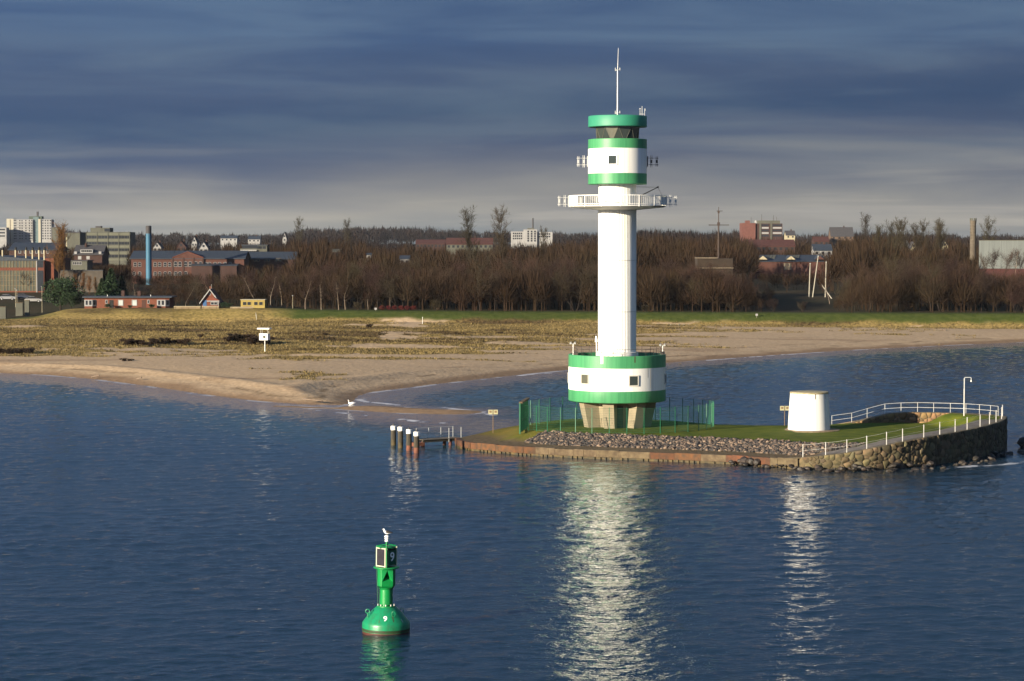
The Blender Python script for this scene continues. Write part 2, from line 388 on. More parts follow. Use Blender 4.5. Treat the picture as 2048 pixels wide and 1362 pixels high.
# ground cover: r = dry grass, g = green turf, b = brown heath, a separate value for wet sand
cyf = np.interp(xf, CREST[:, 0], CREST[:, 1]); dd = yf - cyf
cvx = np.interp(sdf + (fbm(xf / 30, yf / 30, 2) - .5) * 26, [16, 28, 44, 62, 85, 120], [0, .40, .60, .76, .90, 1.0])
cvx = cvx * np.interp(xf, [-70, 10, 45, 70], [1.08, .90, .62, .30])
cvx = np.minimum(cvx, .86); cvx = np.where(dd > -14, np.maximum(cvx, .7), cvx)
cvx = cvx * (.55 + .45 * sst(.8, 4, poly_d(xf, yf, PATH) + (fbm(xf / 6, yf / 6, 2) - .5) * 6))
ng = fbm(xf / 26, yf / 7.5, 5) * .75 + fbm(xf / 3.1 + 9, yf / 2.4, 2) * .25
grass = sst(-.045, .045, cvx - (ng - .5) * 2.1 - .5)
heath0 = .85 * sst(.55, .66, fbm(xf / 30 + 77, yf / 7 + 31, 4)) * grass * sst(35, 60, sdf)
heath = heath0
green = np.where(dd > -8.5, 1.0, 0.0) * sst(-6.8, -4.6, dd + (fbm(xf / 4, yf / 4, 2) - .5) * 2.5)
green = green * np.interp(xf, [-112, -100, -56, -48], [1, .22, .22, 1.0])
wrack = np.exp(-((sdf - 5.2 - 5 * (fbm(xf / 14 + 8, yf / 14, 3) - .5)) / .55) ** 2) * sst(.48, .62, fbm(xf / 4 + 3, yf / 4, 3)) + .8 * np.exp(-((sdf - 9.5 - 7 * (fbm(xf / 18 + 50, yf / 18, 3) - .5)) / .6) ** 2) * sst(.55, .68, fbm(xf / 5 + 31, yf / 5, 3))
wet = 1.15 * sst(4.2, .6, sdf + (fbm(xf / 9, yf / 9, 3) - .5) * 3.5) + .55 * sst(.62, .68, fbm(xf / 30 + 5, yf / 7, 3)) * sst(45, 25, sdf) * sst(5, 9, sdf)
inland = sst(3, 9, dd)
tm = bpy.data.materials.new('shore_ground'); tm.use_nodes = True
def terrain_nodes(t):
    b = t.nodes['Principled BSDF']; b.inputs['Roughness'].default_value = .95; b.inputs['Specular IOR Level'].default_value = .08
    N = t.nodes.new; L = t.links.new
    g = N('ShaderNodeNewGeometry')
    def noise(s, d=4, st=(1, 1, 1)):
        mp = N('ShaderNodeMapping'); mp.inputs['Scale'].default_value = st; L(g.outputs['Position'], mp.inputs[0])
        n = N('ShaderNodeTexNoise'); n.inputs['Scale'].default_value = s; n.inputs['Detail'].default_value = d; L(mp.outputs[0], n.inputs[0]); return n.outputs['Fac']
    def ramp(f, a, b, lo=.35, hi=.65):
        r = N('ShaderNodeValToRGB'); L(f, r.inputs[0]); r.color_ramp.elements[0].position = lo; r.color_ramp.elements[1].position = hi
        r.color_ramp.elements[0].color = (*a, 1); r.color_ramp.elements[1].color = (*b, 1); return r.outputs[0]
    def mixc(f, a, b):
        m = N('ShaderNodeMixRGB'); L(f, m.inputs[0]); L(a, m.inputs[1]); L(b, m.inputs[2]); return m.outputs[0]
    at = N('ShaderNodeAttribute'); at.attribute_name = 'cover'; s = N('ShaderNodeSeparateColor'); L(at.outputs['Color'], s.inputs[0])
    aw = N('ShaderNodeAttribute'); aw.attribute_name = 'wet'
    ai = N('ShaderNodeAttribute'); ai.attribute_name = 'inland'
    nf = noise(.9, 5, (1, 1.6, 1))
    sand = ramp(nf, (.33, .23, .135), (.44, .315, .195))
    sand = mixc(aw.outputs['Fac'], sand, ramp(nf, (.19, .122, .070), (.25, .165, .098)))
    grass = ramp(noise(1.3, 5, (1, 1.8, 1)), (.115, .082, .030), (.31, .215, .075), .30, .62)
    heath = ramp(noise(1.1, 5), (.055, .035, .018), (.12, .076, .033))
    green = ramp(noise(.6, 4), (.034, .047, .009), (.054, .066, .015))
    inl = ramp(noise(.05, 4), (.028, .026, .012), (.042, .030, .016))
    c = mixc(s.outputs[0], sand, grass); c = mixc(s.outputs[2], c, heath); c = mixc(s.outputs[1], c, green); c = mixc(ai.outputs['Fac'], c, inl)
    L(c, b.inputs['Base Color'])
    bp = N('ShaderNodeBump'); bp.inputs['Distance'].default_value = .12; L(noise(1.6, 5), bp.inputs['Height']); L(bp.outputs[0], b.inputs['Normal'])
terrain_nodes(tm.node_tree)
me = npmesh('shore', np.stack([xf, yf, zf], 1), quads, tm, True, {'cover': np.stack([grass, green, np.clip(np.maximum(heath, .75 * wrack * (sdf > 1)), 0, 1)], 1), 'wet': np.clip(wet, 0, 1), 'inland': inland})
tag(link('shore_terrain', me), 'sandy beach, dunes and dike with the low country behind', None, None, 'structure')

# ------------------------------------------------------------------ sea
rows = [60.0]
while rows[-1] < 475: rows.append(rows[-1] * 1.00228)
rows = np.array(rows); ncol = 500
u = np.linspace(-1, 1, ncol)
WX = u[None, :] * (.26 * rows[:, None] + 14); WY = np.repeat(rows[:, None], ncol, 1)
wr = np.random.default_rng(3)
wz = np.zeros(WX.shape)
nw = 90
lam = np.exp(wr.uniform(math.log(.6), math.log(4.2), nw)); ang = wr.normal(R(-80), R(42), nw); ph = wr.uniform(0, 6.283, nw)
slope = .092 * math.sqrt(2 / nw)
gust = .70 + .75 * fbm(WX / 26, WY / 17, 3)
for l, a, p in zip(lam, ang, ph):
    k = 2 * PI / l; s_ = slope * (1.1 if .7 < l < 1.7 else .62)
    wz += s_ / k * np.sin(k * (WX * math.cos(a) + WY * math.sin(a)) + p + .8 * np.sin(.11 * WX + p * 3) )
bed = H(WX.ravel(), WY.ravel()).reshape(WX.shape)
wz = wz * gust * (.12 + .88 * sst(.05, 1.2, -bed))
depth = np.clip(-bed, -.2, 8)
def breaker(pts, width):              # little waves breaking on the sand: foam where they turn over
    d = poly_d(WX.ravel(), WY.ravel(), xy(pxs(pts))).reshape(WX.shape); return sst(width, width * .35, d)
nz = .55 * fbm(WX / 5, WY / 5, 3) + .45 * fbm(WX / .9 + 7, WY / 1.6, 2)
foam = sst(.09, .02, depth) * sst(-.06, 0, depth) * sst(.5, .66, fbm(WX / 3, WY / 3, 3)) * .42
foam = np.maximum(foam, breaker([(716, 799), (735, 804), (770, 807), (795, 810)], .6) * sst(.36, .62, nz) * .8)
foam = np.maximum(foam, breaker([(879, 814), (930, 820), (960, 825), (988, 831)], .5) * sst(.36, .62, nz) * .8)
foam = np.maximum(foam, breaker([(728, 786), (760, 789), (800, 784)], .5) * sst(.42, .62, nz) * .6)
foam = np.maximum(foam, breaker([(1395, 722), (1450, 718), (1530, 712), (1600, 707)], .7) * sst(.45, .62, nz) * .7)
foam = np.maximum(foam, breaker([(1040, 751), (1070, 748), (1110, 746)], .8) * sst(.4, .6, nz) * .8)
foam = np.maximum(foam, breaker([(560, 812), (620, 818), (700, 827), (760, 834), (840, 843), (880, 846)], .9) * sst(.52, .66, nz) * .8)
foam = np.maximum(foam, breaker([(1860, 941), (1900, 936), (1960, 932), (2000, 930), (2060, 922)], .5) * sst(.42, .62, nz) * .6)
foam = np.maximum(foam, breaker([(1760, 946), (1800, 945), (1860, 941)], .5) * sst(.42, .6, nz) * .6)
V = np.stack([WX.ravel(), WY.ravel(), wz.ravel()], 1)
i0 = (np.arange(len(rows) - 1)[:, None] * ncol + np.arange(ncol - 1)[None, :]).ravel()
F = np.stack([i0, i0 + 1, i0 + ncol + 1, i0 + ncol], 1)
n0 = len(V); last = (len(rows) - 1) * ncol
extra = np.array([(-6000, -3000, 0), (6000, -3000, 0), (6000, rows[0], 0), (-6000, rows[0], 0), (-6000, rows[-1], 0), (6000, rows[-1], 0)])
V = np.concatenate([V, extra])
F = np.concatenate([F, np.array([(n0, n0 + 1, n0 + 2, n0 + 3), (n0 + 3, 0, last, n0 + 4), (ncol - 1, n0 + 2, n0 + 5, last + ncol - 1)])])
depth = np.concatenate([depth.ravel(), np.full(6, 8.)]); foam = np.concatenate([foam.ravel(), np.zeros(6)])
wm = bpy.data.materials.new('sea_water'); wm.use_nodes = True
def water_nodes(t):
    N = t.nodes.new; L = t.links.new; b = t.nodes['Principled BSDF']
    b.inputs['Roughness'].default_value = .05; b.inputs['IOR'].default_value = 1.333; b.inputs['Specular IOR Level'].default_value = .5
    a = N('ShaderNodeAttribute'); a.attribute_name = 'depth'
    dv = N('ShaderNodeMath'); dv.operation = 'MULTIPLY'; dv.inputs[1].default_value = 1 / 6; dv.use_clamp = True; L(a.outputs['Fac'], dv.inputs[0])
    r = N('ShaderNodeValToRGB'); L(dv.outputs[0], r.inputs[0]); e = r.color_ramp.elements
    e[0].position = 0; e[0].color = (.19, .145, .125, 1); e[1].position = 1; e[1].color = (.004, .017, .030, 1)
    for p, c in ((.03, (.125, .110, .118, 1)), (.075, (.050, .070, .080, 1)), (.2, (.022, .058, .066, 1)), (.5, (.008, .030, .050, 1))):
        x = e.new(p); x.color = c
    f = N('ShaderNodeAttribute'); f.attribute_name = 'foam'
    m = N('ShaderNodeMixRGB'); L(f.outputs['Fac'], m.inputs[0]); L(r.outputs[0], m.inputs[1]); m.inputs[2].default_value = (.72, .70, .68, 1); L(m.outputs[0], b.inputs['Base Color'])
    mr = N('ShaderNodeMapRange'); L(f.outputs['Fac'], mr.inputs[0]); mr.inputs[3].default_value = .045; mr.inputs[4].default_value = .9; L(mr.outputs[0], b.inputs['Roughness'])
    g = N('ShaderNodeNewGeometry')
    h = None
    for sc, st, w in ((2.3, (.62, 1, 1), 1.0), (6.0, (.7, 1, 1), .34)):
        mp = N('ShaderNodeMapping'); mp.inputs['Scale'].default_value = st; mp.inputs['Rotation'].default_value = (0, 0, R(12)); L(g.outputs['Position'], mp.inputs[0])
        n = N('ShaderNodeTexNoise'); n.inputs['Scale'].default_value = sc; n.inputs['Detail'].default_value = 2; n.inputs['Distortion'].default_value = .4; L(mp.outputs[0], n.inputs[0])
        k = N('ShaderNodeMath'); k.operation = 'MULTIPLY'; k.inputs[1].default_value = w; L(n.outputs['Fac'], k.inputs[0])
        if h is None: h = k.outputs[0]
        else:
            ad = N('ShaderNodeMath'); ad.operation = 'ADD'; L(h, ad.inputs[0]); L(k.outputs[0], ad.inputs[1]); h = ad.outputs[0]
    bp = N('ShaderNodeBump'); gn = N('ShaderNodeTexNoise'); gn.inputs['Scale'].default_value = .028; gn.inputs['Detail'].default_value = 3; L(g.outputs['Position'], gn.inputs[0])
    gr_ = N('ShaderNodeMapRange'); L(gn.outputs['Fac'], gr_.inputs[0]); gr_.inputs[1].default_value = .35; gr_.inputs[2].default_value = .65; gr_.inputs[3].default_value = .042; gr_.inputs[4].default_value = .085
    L(gr_.outputs[0], bp.inputs['Distance']); bp.inputs['Strength'].default_value = 1; L(h, bp.inputs['Height']); L(bp.outputs[0], b.inputs['Normal'])
water_nodes(wm.node_tree)
me = npmesh('sea', V, F, wm, True, {'depth': depth, 'foam': foam})
tag(link('sea_water', me), 'rippled dark blue sea', None, None, 'structure')

# ------------------------------------------------------------------ the islet
FRONT = [(914, 890), (922, 896), (945, 901), (1000, 906), (1050, 910), (1100, 913), (1170, 916.5), (1240, 919), (1350, 923), (1470, 928), (1560, 935), (1600, 937.5), (1650, 939.5), (1690, 940), (1750, 939), (1800, 936.5), (1850, 932), (1900, 925), (1940, 918), (1975, 910), (2000, 902)]
FT = [.7, .72, .75, .75, .75, .75, .75, .75, .75, .75, .8, .95, 1.22, 1.42, 1.85, 2.2, 2.45, 2.56, 2.62, 2.68, 2.72]
fr = pxs(FRONT)
side = [(46.3, 215.5, 2.72), (47.2, 219.0, 2.70), (46.9, 222.3, 2.62), (45.2, 225.2, 2.56)]
back = [(42.4, 227.1, 2.5), (39.0, 227.9, 2.45), (35.5, 227.7, 1.9), (32.0, 227.0, 1.35), (29.0, 226.8, 1.25), (24.0, 226.6, 1.25), (20.0, 227.4, 1.3), (17.0, 230.5, 1.35), (13.0, 233.6, 1.35), (9.5, 234.4, 1.35), (5.0, 233.6, 1.3), (1.5, 230.5, 1.1), (-1.5, 226.2, .9), (-3.3, 222.6, .75), (-4.6, 220.0, .68), (-5.2, 218.4, .68)]
OUT = [(p.x, p.y, z) for p, z in zip(fr, FT)] + side + back
OXY = [(a, b) for a, b, c in OUT]
FXY = OXY[:len(fr)]; FZ = np.array(FT)
TOWER = (D(1234, 800, 222).x, 222.0)
def along(x, y, pts, zs):
    best = np.full(np.shape(x), 1e9); z = np.zeros(np.shape(x))
    for (a, b), (za, zb) in zip(zip(pts[:-1], pts[1:]), zip(zs[:-1], zs[1:])):
        dx, dy = b[0] - a[0], b[1] - a[1]
        t = np.clip(((x - a[0]) * dx + (y - a[1]) * dy) / (dx * dx + dy * dy), 0, 1)
        d = np.hypot(x - a[0] - t * dx, y - a[1] - t * dy); m = d < best
        best = np.where(m, d, best); z = np.where(m, za + (zb - za) * t, z)
    return best, z
def HI(x, y):
    x = np.asarray(x, float); y = np.asarray(y, float)
    df, zt = along(x, y, FXY + [(s[0], s[1]) for s in side], FT + [s[2] for s in side])
    db, zb = along(x, y, [(s[0], s[1]) for s in back[2:]], [s[2] for s in back[2:]])
    core = 1.55 + 0 * x
    west = sst(3.0, 8.0, df)
    h = zt * (1 - west) + core * west
    e = sst(2.2, 4.8, df); he = zt * (1 - e) + 1.5 * e
    h = np.where(x > 26.5, he, h)
    t = sst(0, 5, db); h = np.where(x < 33, zb * (1 - t) + h * t, h)
    return h + (fbm(x / 2, y / 2, 2) - .5) * .06 * sst(.3, 2, np.minimum(df, db))
def HIs(x, y): return float(HI(np.array([x]), np.array([y]))[0])
pts = [Vector((a, b)) for a, b in OXY]
edges = [(i, (i + 1) % len(pts)) for i in range(len(pts))]
ax, ay = np.meshgrid(np.arange(-6, 48, .55), np.arange(194, 236, .55)); ax = ax.ravel() + rng.uniform(-.15, .15, ax.size); ay = ay.ravel() + rng.uniform(-.15, .15, ay.size)
inn = inside(ax, ay, OXY) & (poly_d(ax, ay, OXY + OXY[:1]) > .35)
pts += [Vector((a, b)) for a, b in zip(ax[inn], ay[inn])]
vo, eo, fo, *_ = delaunay_2d_cdt(pts, edges, [], 1, 1e-4)
vx = np.array([v.x for v in vo]); vy = np.array([v.y for v in vo]); vz = HI(vx, vy)
dfr, _ = along(vx, vy, FXY, FT)
# cover: turf, gravel, path
rub_top = 6.9
turf = sst(6.2, 7.2, dfr + (fbm(vx / 1.5, vy / 1.5, 2) - .5) * 1.2)
turf = np.where(vx < 3.2, sst(2.6, 5.2, dfr + (fbm(vx / .9, vy / .9, 2) - .5) * 2.5), turf)
turf = np.where(vx > 29.5, sst(2.5, 3.2, dfr), turf)
dry = sst(4, -3, vx + (fbm(vx / 2, vy / 2, 2) - .5) * 5)
dst = np.hypot(vx - 28.3, vy - 218)
turf = turf * sst(2.1, 2.7, dst + (fbm(vx, vy, 2) - .5) * .8)
im = bpy.data.materials.new('islet_ground'); im.use_nodes = True
def islet_nodes(t):
    N = t.nodes.new; L = t.links.new; b = t.nodes['Principled BSDF']; b.inputs['Roughness'].default_value = .95; b.inputs['Specular IOR Level'].default_value = .1
    g = N('ShaderNodeNewGeometry')
    def ramp(s, a, c, lo=.35, hi=.65):
        n = N('ShaderNodeTexNoise'); n.inputs['Scale'].default_value = s; n.inputs['Detail'].default_value = 5; L(g.outputs['Position'], n.inputs[0])
        r = N('ShaderNodeValToRGB'); L(n.outputs['Fac'], r.inputs[0]); r.color_ramp.elements[0].position = lo; r.color_ramp.elements[1].position = hi
        r.color_ramp.elements[0].color = (*a, 1); r.color_ramp.elements[1].color = (*c, 1); return r.outputs[0]
    def mixc(f, a, c):
        m = N('ShaderNodeMixRGB'); L(f, m.inputs[0]); L(a, m.inputs[1]); L(c, m.inputs[2]); return m.outputs[0]
    at = N('ShaderNodeAttribute'); at.attribute_name = 'cover'; s = N('ShaderNodeSeparateColor'); L(at.outputs['Color'], s.inputs[0])
    grav = ramp(2.6, (.075, .052, .027), (.15, .11, .065))
    path = ramp(1.2, (.12, .105, .092), (.165, .145, .125))
    turf = mixc(s.outputs[1], ramp(.7, (.048, .072, .008), (.11, .120, .014), .3, .7), ramp(1.2, (.17, .115, .022), (.11, .09, .02)))
    c = mixc(s.outputs[2], grav, path); c = mixc(s.outputs[0], c, turf); L(c, b.inputs['Base Color'])
    n = N('ShaderNodeTexNoise'); n.inputs['Scale'].default_value = 7; n.inputs['Detail'].default_value = 4; L(g.outputs['Position'], n.inputs[0])
    bp = N('ShaderNodeBump'); bp.inputs['Distance'].default_value = .06; L(n.outputs['Fac'], bp.inputs['Height']); L(bp.outputs[0], b.inputs['Normal'])
islet_nodes(im.node_tree)
path_ = np.where(vx > 26.5, 1.0, 0.0)
me = npmesh('islet', np.stack([vx, vy, vz], 1), np.array([f for f in fo if len(f) == 3]), im, True, {'cover': np.stack([turf, dry, path_], 1)})
isl = link('islet_ground', me); tag(isl, 'grassy islet with gravel edge carrying the lighthouse', None, None, 'structure')
# skirt under the back edge
mb = MB(); o = len(OUT)
for (a, b, c), (d, e2, f) in zip(OUT[len(fr) - 1:], OUT[len(fr):] + OUT[:1]):
    mb.add([(a, b, c - .01), (d, e2, f - .01), (d, e2, -1.5), (a, b, -1.5)], [(0, 1, 2, 3)])
mb.build('islet_bank', M['gravel'], isl)

def frpoint(px_, inset=0.0):           # a point on the front wall line seen at a given bearing
    k = (px_ - 1024) / FPX
    for (a, b), (za, zb) in zip(zip(FXY[:-1], FXY[1:]), zip(FT[:-1], FT[1:])):
        fa = a[0] - k * a[1]; fb = b[0] - k * b[1]
        if fa <= 0 <= fb or fb <= 0 <= fa:
            t = fa / (fa - fb); d = Vector((b[0] - a[0], b[1] - a[1])).normalized(); n = Vector((-d.y, d.x))
            q = Vector(a) + (Vector(b) - Vector(a)) * t + n * inset
            return q.x, q.y, za + (zb - za) * t, math.atan2(d.y, d.x)

# quay edging: concrete and rusted steel panels
q = thing('quay_wall', 'low quay wall of rusty steel and concrete panels edging the islet', 'quay wall', (*frpoint(1100)[:2], 0))
ox, oy = q.location.x, q.location.y
ed = [914.5, 932, 958, 995, 1034, 1074, 1112, 1150, 1196, 1240, 1302, 1352, 1405, 1455, 1500, 1545, 1600]
for i, (a, b) in enumerate(zip(ed[:-1], ed[1:])):
    mid = [a] + [p for p, _ in FRONT if a < p < b] + [b]
    rusty = i in (1, 2, 3, 4, 10, 11, 13, 14, 0)
    mb = MB()
    for c, d in zip(mid[:-1], mid[1:]):
        x0, y0, z0, r0 = frpoint(c + (.12 if c == a else 0)); x1, y1, z1, r1 = frpoint(d - (.12 if d == b else 0))
        L_ = math.hypot(x1 - x0, y1 - y0); rz = math.atan2(y1 - y0, x1 - x0)
        zt = (z0 + z1) / 2 + .02 + random.uniform(-.03, .03)
        for k, (w, top, bot) in enumerate(((.42, zt, .18),)):
            mb.box((x0 + x1) / 2 - ox + math.sin(rz) * .05, (y0 + y1) / 2 - oy - math.cos(rz) * .05, (top + bot) / 2, L_, w, top - bot, rz)
    mb.build('rusty_panel' if rusty else 'concrete_panel', M['rust'] if rusty else M['capstone'], q)
    mb = MB()
    for c, d in zip(mid[:-1], mid[1:]):
        x0, y0, z0, r0 = frpoint(c); x1, y1, z1, r1 = frpoint(d); rz = math.atan2(y1 - y0, x1 - x0)
        mb.box((x0 + x1) / 2 - ox - math.sin(rz) * .04, (y0 + y1) / 2 - oy + math.cos(rz) * .04, -.45, math.hypot(x1 - x0, y1 - y0), .35, 1.3, rz)
        k = int(math.hypot(x1 - x0, y1 - y0) / .42)
        for j in range(k):                    # short pile heads at the waterline
            t = (j + .5) / k
            if random.random() < .7: mb.box(x0 + (x1 - x0) * t - ox + math.sin(rz) * .14, y0 + (y1 - y0) * t - oy - math.cos(rz) * .14, -.02, .2, .26, .36, rz)
    mb.build('waterline_footing', M['weed'], q)

# stone shapes shared by the walls and heaps
def blob(seed, sub=1, squash=.75, jag=.22):
    bm = bmesh.new(); bmesh.ops.create_icosphere(bm, subdivisions=sub, radius=.5)
    r_ = random.Random(seed)
    for v in bm.verts:
        v.co *= 1 + r_.uniform(-jag, jag); v.co.z *= squash
    return bm
def blobmesh(name, m, seed, **k):
    bm = blob(seed, **k); me = bpy.data.meshes.new(name); bm.to_mesh(me); bm.free(); me.materials.append(m); return me
# stone rampart round the eastern end
rx, ry, _, _ = frpoint(1800)
ramp_ = thing('stone_rampart', 'curved rampart of brown and dark field stones around the islet end', 'stone wall', (rx, ry, 0))
line = [(a, b, z) for (a, b), z in zip(FXY[10:], FT[10:])] + side
sg = []
for a, b in zip(line[:-1], line[1:]): sg.append((a, b, math.hypot(b[0] - a[0], b[1] - a[1])))
mb = MB()
for a, b, l in sg:
    rz = math.atan2(b[1] - a[1], b[0] - a[0]); nxn, nyn = math.sin(rz), -math.cos(rz)
    th = .55
    top0, top1 = a[2] + .015, b[2] + .015
    vs = []
    for (x, y, z) in (a, b):
        vs += [(x - rx + nxn * .0, y - ry + nyn * .0, -1), (x - rx + nxn * .0, y - ry + nyn * .0, z + .015), (x - rx - nxn * th, y - ry - nyn * th, z + .015), (x - rx - nxn * th, y - ry - nyn * th, -1)]
    mb.add(vs, [(0, 4, 5, 1), (1, 5, 6, 2), (2, 6, 7, 3), (0, 1, 2, 3), (7, 6, 5, 4)])
mb.build('mortar_core', M['mortar'], ramp_)
tot = sum(l for _, _, l in sg)
def at(s):
    for a, b, l in sg:
        if s <= l:
            t = s / l; return a[0] + (b[0] - a[0]) * t, a[1] + (b[1] - a[1]) * t, a[2] + (b[2] - a[2]) * t, math.atan2(b[1] - a[1], b[0] - a[0])
        s -= l
    a, b, l = sg[-1]; return b[0], b[1], b[2], math.atan2(b[1] - a[1], b[0] - a[0])
def clip(poly, px_c, py_c, nx_c, ny_c):     # keep the side of a line the normal points away from
    out_ = []
    for (ax_, ay_), (bx_, by_) in zip(poly, poly[1:] + poly[:1]):
        da = (ax_ - px_c) * nx_c + (ay_ - py_c) * ny_c; db = (bx_ - px_c) * nx_c + (by_ - py_c) * ny_c
        if da <= 0: out_.append((ax_, ay_))
        if da * db < 0: t = da / (da - db); out_.append((ax_ + (bx_ - ax_) * t, ay_ + (by_ - ay_) * t))
    return out_
def stonework(length, top, z0, place, parent, pick, dens, gap, proud, rnd):
    """fit irregular field stones together on a wall face; place(s, z, out) gives the point"""
    seeds = []; tries_ = 0
    while tries_ < 6000:
        tries_ += 1; s_c = rnd.uniform(0, length); z_c = rnd.uniform(z0, 3.0)
        if z_c > top(s_c) - .05: continue
        r_c = dens * rnd.choice((.5, .7, .9, 1.1, 1.45))
        if all(math.hypot(s_c - a, (z_c - b) * 1.25) > (r_c + c) * .5 for a, b, c in seeds): seeds.append((s_c, z_c, r_c))
    found = []
    for a, b, c in seeds:
        poly = [(a - 1, b - 1), (a + 1, b - 1), (a + 1, b + 1), (a - 1, b + 1)]
        for a2, b2, c2 in seeds:
            d_c = math.hypot(a2 - a, b2 - b)
            if 0 < d_c < 2.2:
                f_c = c / (c + c2); nx_c, ny_c = (a2 - a) / d_c, (b2 - b) / d_c; poly = clip(poly, a + (a2 - a) * f_c, b + (b2 - b) * f_c, nx_c, ny_c)
        poly = clip(poly, a, z0 - .05, 0, -1); t0 = top(a - .1); t1 = top(a + .1); sl = (t1 - t0) / .2; k_c = math.hypot(sl, 1)
        poly = clip(poly, a, top(a) + .03, -sl / k_c, 1 / k_c); poly = clip(poly, 0, 0, -1, 0); poly = clip(poly, length, 0, 1, 0)
        if len(poly) < 3: continue
        cx_ = sum(p[0] for p in poly) / len(poly); cz_ = sum(p[1] for p in poly) / len(poly); rad = min(math.hypot(p[0] - cx_, p[1] - cz_) for p in poly)
        if rad < .06: continue
        # chop the corners so the outline reads as a rolled field stone
        cut = []
        for i_c, p in enumerate(poly):
            q0 = poly[i_c - 1]; q1 = poly[(i_c + 1) % len(poly)]; f_c = rnd.uniform(.06, .2)
            cut += [(p[0] + (q0[0] - p[0]) * f_c, p[1] + (q0[1] - p[1]) * f_c), (p[0] + (q1[0] - p[0]) * f_c, p[1] + (q1[1] - p[1]) * f_c)]
        n_c = len(cut); vs = []; pr_ = proud * rnd.uniform(.5, 1.4); o0 = place(cx_, cz_, 0)
        for kf, out_ in ((max(.5, 1 - gap / rad), -.10), (max(.5, 1 - gap / rad), pr_ * .35), (max(.3, .84 - gap / rad), pr_)):
            for s_c, z_c in cut:
                q_c = place(cx_ + (s_c - cx_) * kf, cz_ + (z_c - cz_) * kf, out_ + (rnd.uniform(-.02, .02) if out_ == pr_ else 0)); vs.append((q_c[0] - o0[0], q_c[1] - o0[1], q_c[2] - o0[2]))
        fs = [(j * n_c + i_c, j * n_c + (i_c + 1) % n_c, (j + 1) * n_c + (i_c + 1) % n_c, (j + 1) * n_c + i_c) for j in (0, 1) for i_c in range(n_c)] + [tuple(range(2 * n_c, 3 * n_c))]
        found.append((-rad, len(found), vs, fs, pick(cx_, cz_), o0))
    rest = MB()
    for k_c, (_, _, vs, fs, m_c, o0) in enumerate(sorted(found)):
        if k_c < 297: MB().add(vs, fs).build('stone', m_c, parent, 60, o0)
        else: rest.add([(a + o0[0], b + o0[1], c + o0[2]) for a, b, c in vs], fs)
    if rest.v: rest.build('small_stones', M['stone'], parent, 60)['kind'] = 'stuff'
    return len(found)
rs_ = random.Random(31)
def rplace(s_c, z_c, out_):
    x, y, zt, rz = at(min(max(s_c, 0), tot)); return (x - rx + math.sin(rz) * out_, y - ry - math.cos(rz) * out_, z_c)
nst = stonework(tot, lambda s_c: at(min(max(s_c, 0), tot))[2], -.05, rplace, ramp_, lambda s_c, z_c: M['stonedark'] if (s_c > tot * .60 and rs_.random() < .8) or rs_.random() < .2 else M['stone'], .54, .020, .075, rs_)
print('rampart stones', nst)
# back parapet
px_, py_ = 40.0, 226.0
par = thing('stone_parapet', 'low brown stone parapet along the landward side of the lawn', 'stone wall', (px_, py_, 1.2))
pl = [(33.4, 226.3, 1.45), (35.4, 226.7, 1.95), (37.5, 226.95, 2.42), (39.5, 226.85, 2.52), (41.5, 226.3, 2.54), (43.4, 225.0, 2.56), (44.9, 223.0, 2.60), (45.7, 220.8, 2.66)]
mb = MB(); psg = []
for a, b in zip(pl[:-1], pl[1:]):
    rz = math.atan2(b[1] - a[1], b[0] - a[0]); n_ = (math.sin(rz), -math.cos(rz)); psg.append((a, b, math.hypot(b[0] - a[0], b[1] - a[1]), rz)); vs = []
    for (x, y, z) in (a, b):
        vs += [(x - px_, y - py_, -.3), (x - px_, y - py_, z - 1.2), (x - px_ - n_[0] * .8, y - py_ - n_[1] * .8, z - 1.2), (x - px_ - n_[0] * .8, y - py_ - n_[1] * .8, -.3)]
    mb.add(vs, [(0, 4, 5, 1), (1, 5, 6, 2), (2, 6, 7, 3), (0, 1, 2, 3), (7, 6, 5, 4)])
mb.build('mortar_core', M['mortar'], par)
pst = mat('parapet_stone', (.20, .115, .052), (.13, .08, .04), .9, 1.5, .02, 6, rand=.3)
ptot = sum(q_[2] for q_ in psg)
def pat(s_c):
    s_c = min(max(s_c, 0), ptot - 1e-3)
    for a, b, l, rz in psg:
        if s_c <= l:
            t = s_c / l; return a[0] + (b[0] - a[0]) * t - px_, a[1] + (b[1] - a[1]) * t - py_, a[2] + (b[2] - a[2]) * t - 1.2, rz
        s_c -= l
    return (b[0] - px_, b[1] - py_, b[2] - 1.2, rz)
def pplace(s_c, z_c, out_):
    x, y, zt, rz = pat(s_c); return (x + math.sin(rz) * out_, y - math.cos(rz) * out_, z_c)
stonework(ptot, lambda s_c: pat(s_c)[2], .1, pplace, par, lambda a, b: pst, .55, .03, .10, random.Random(5))

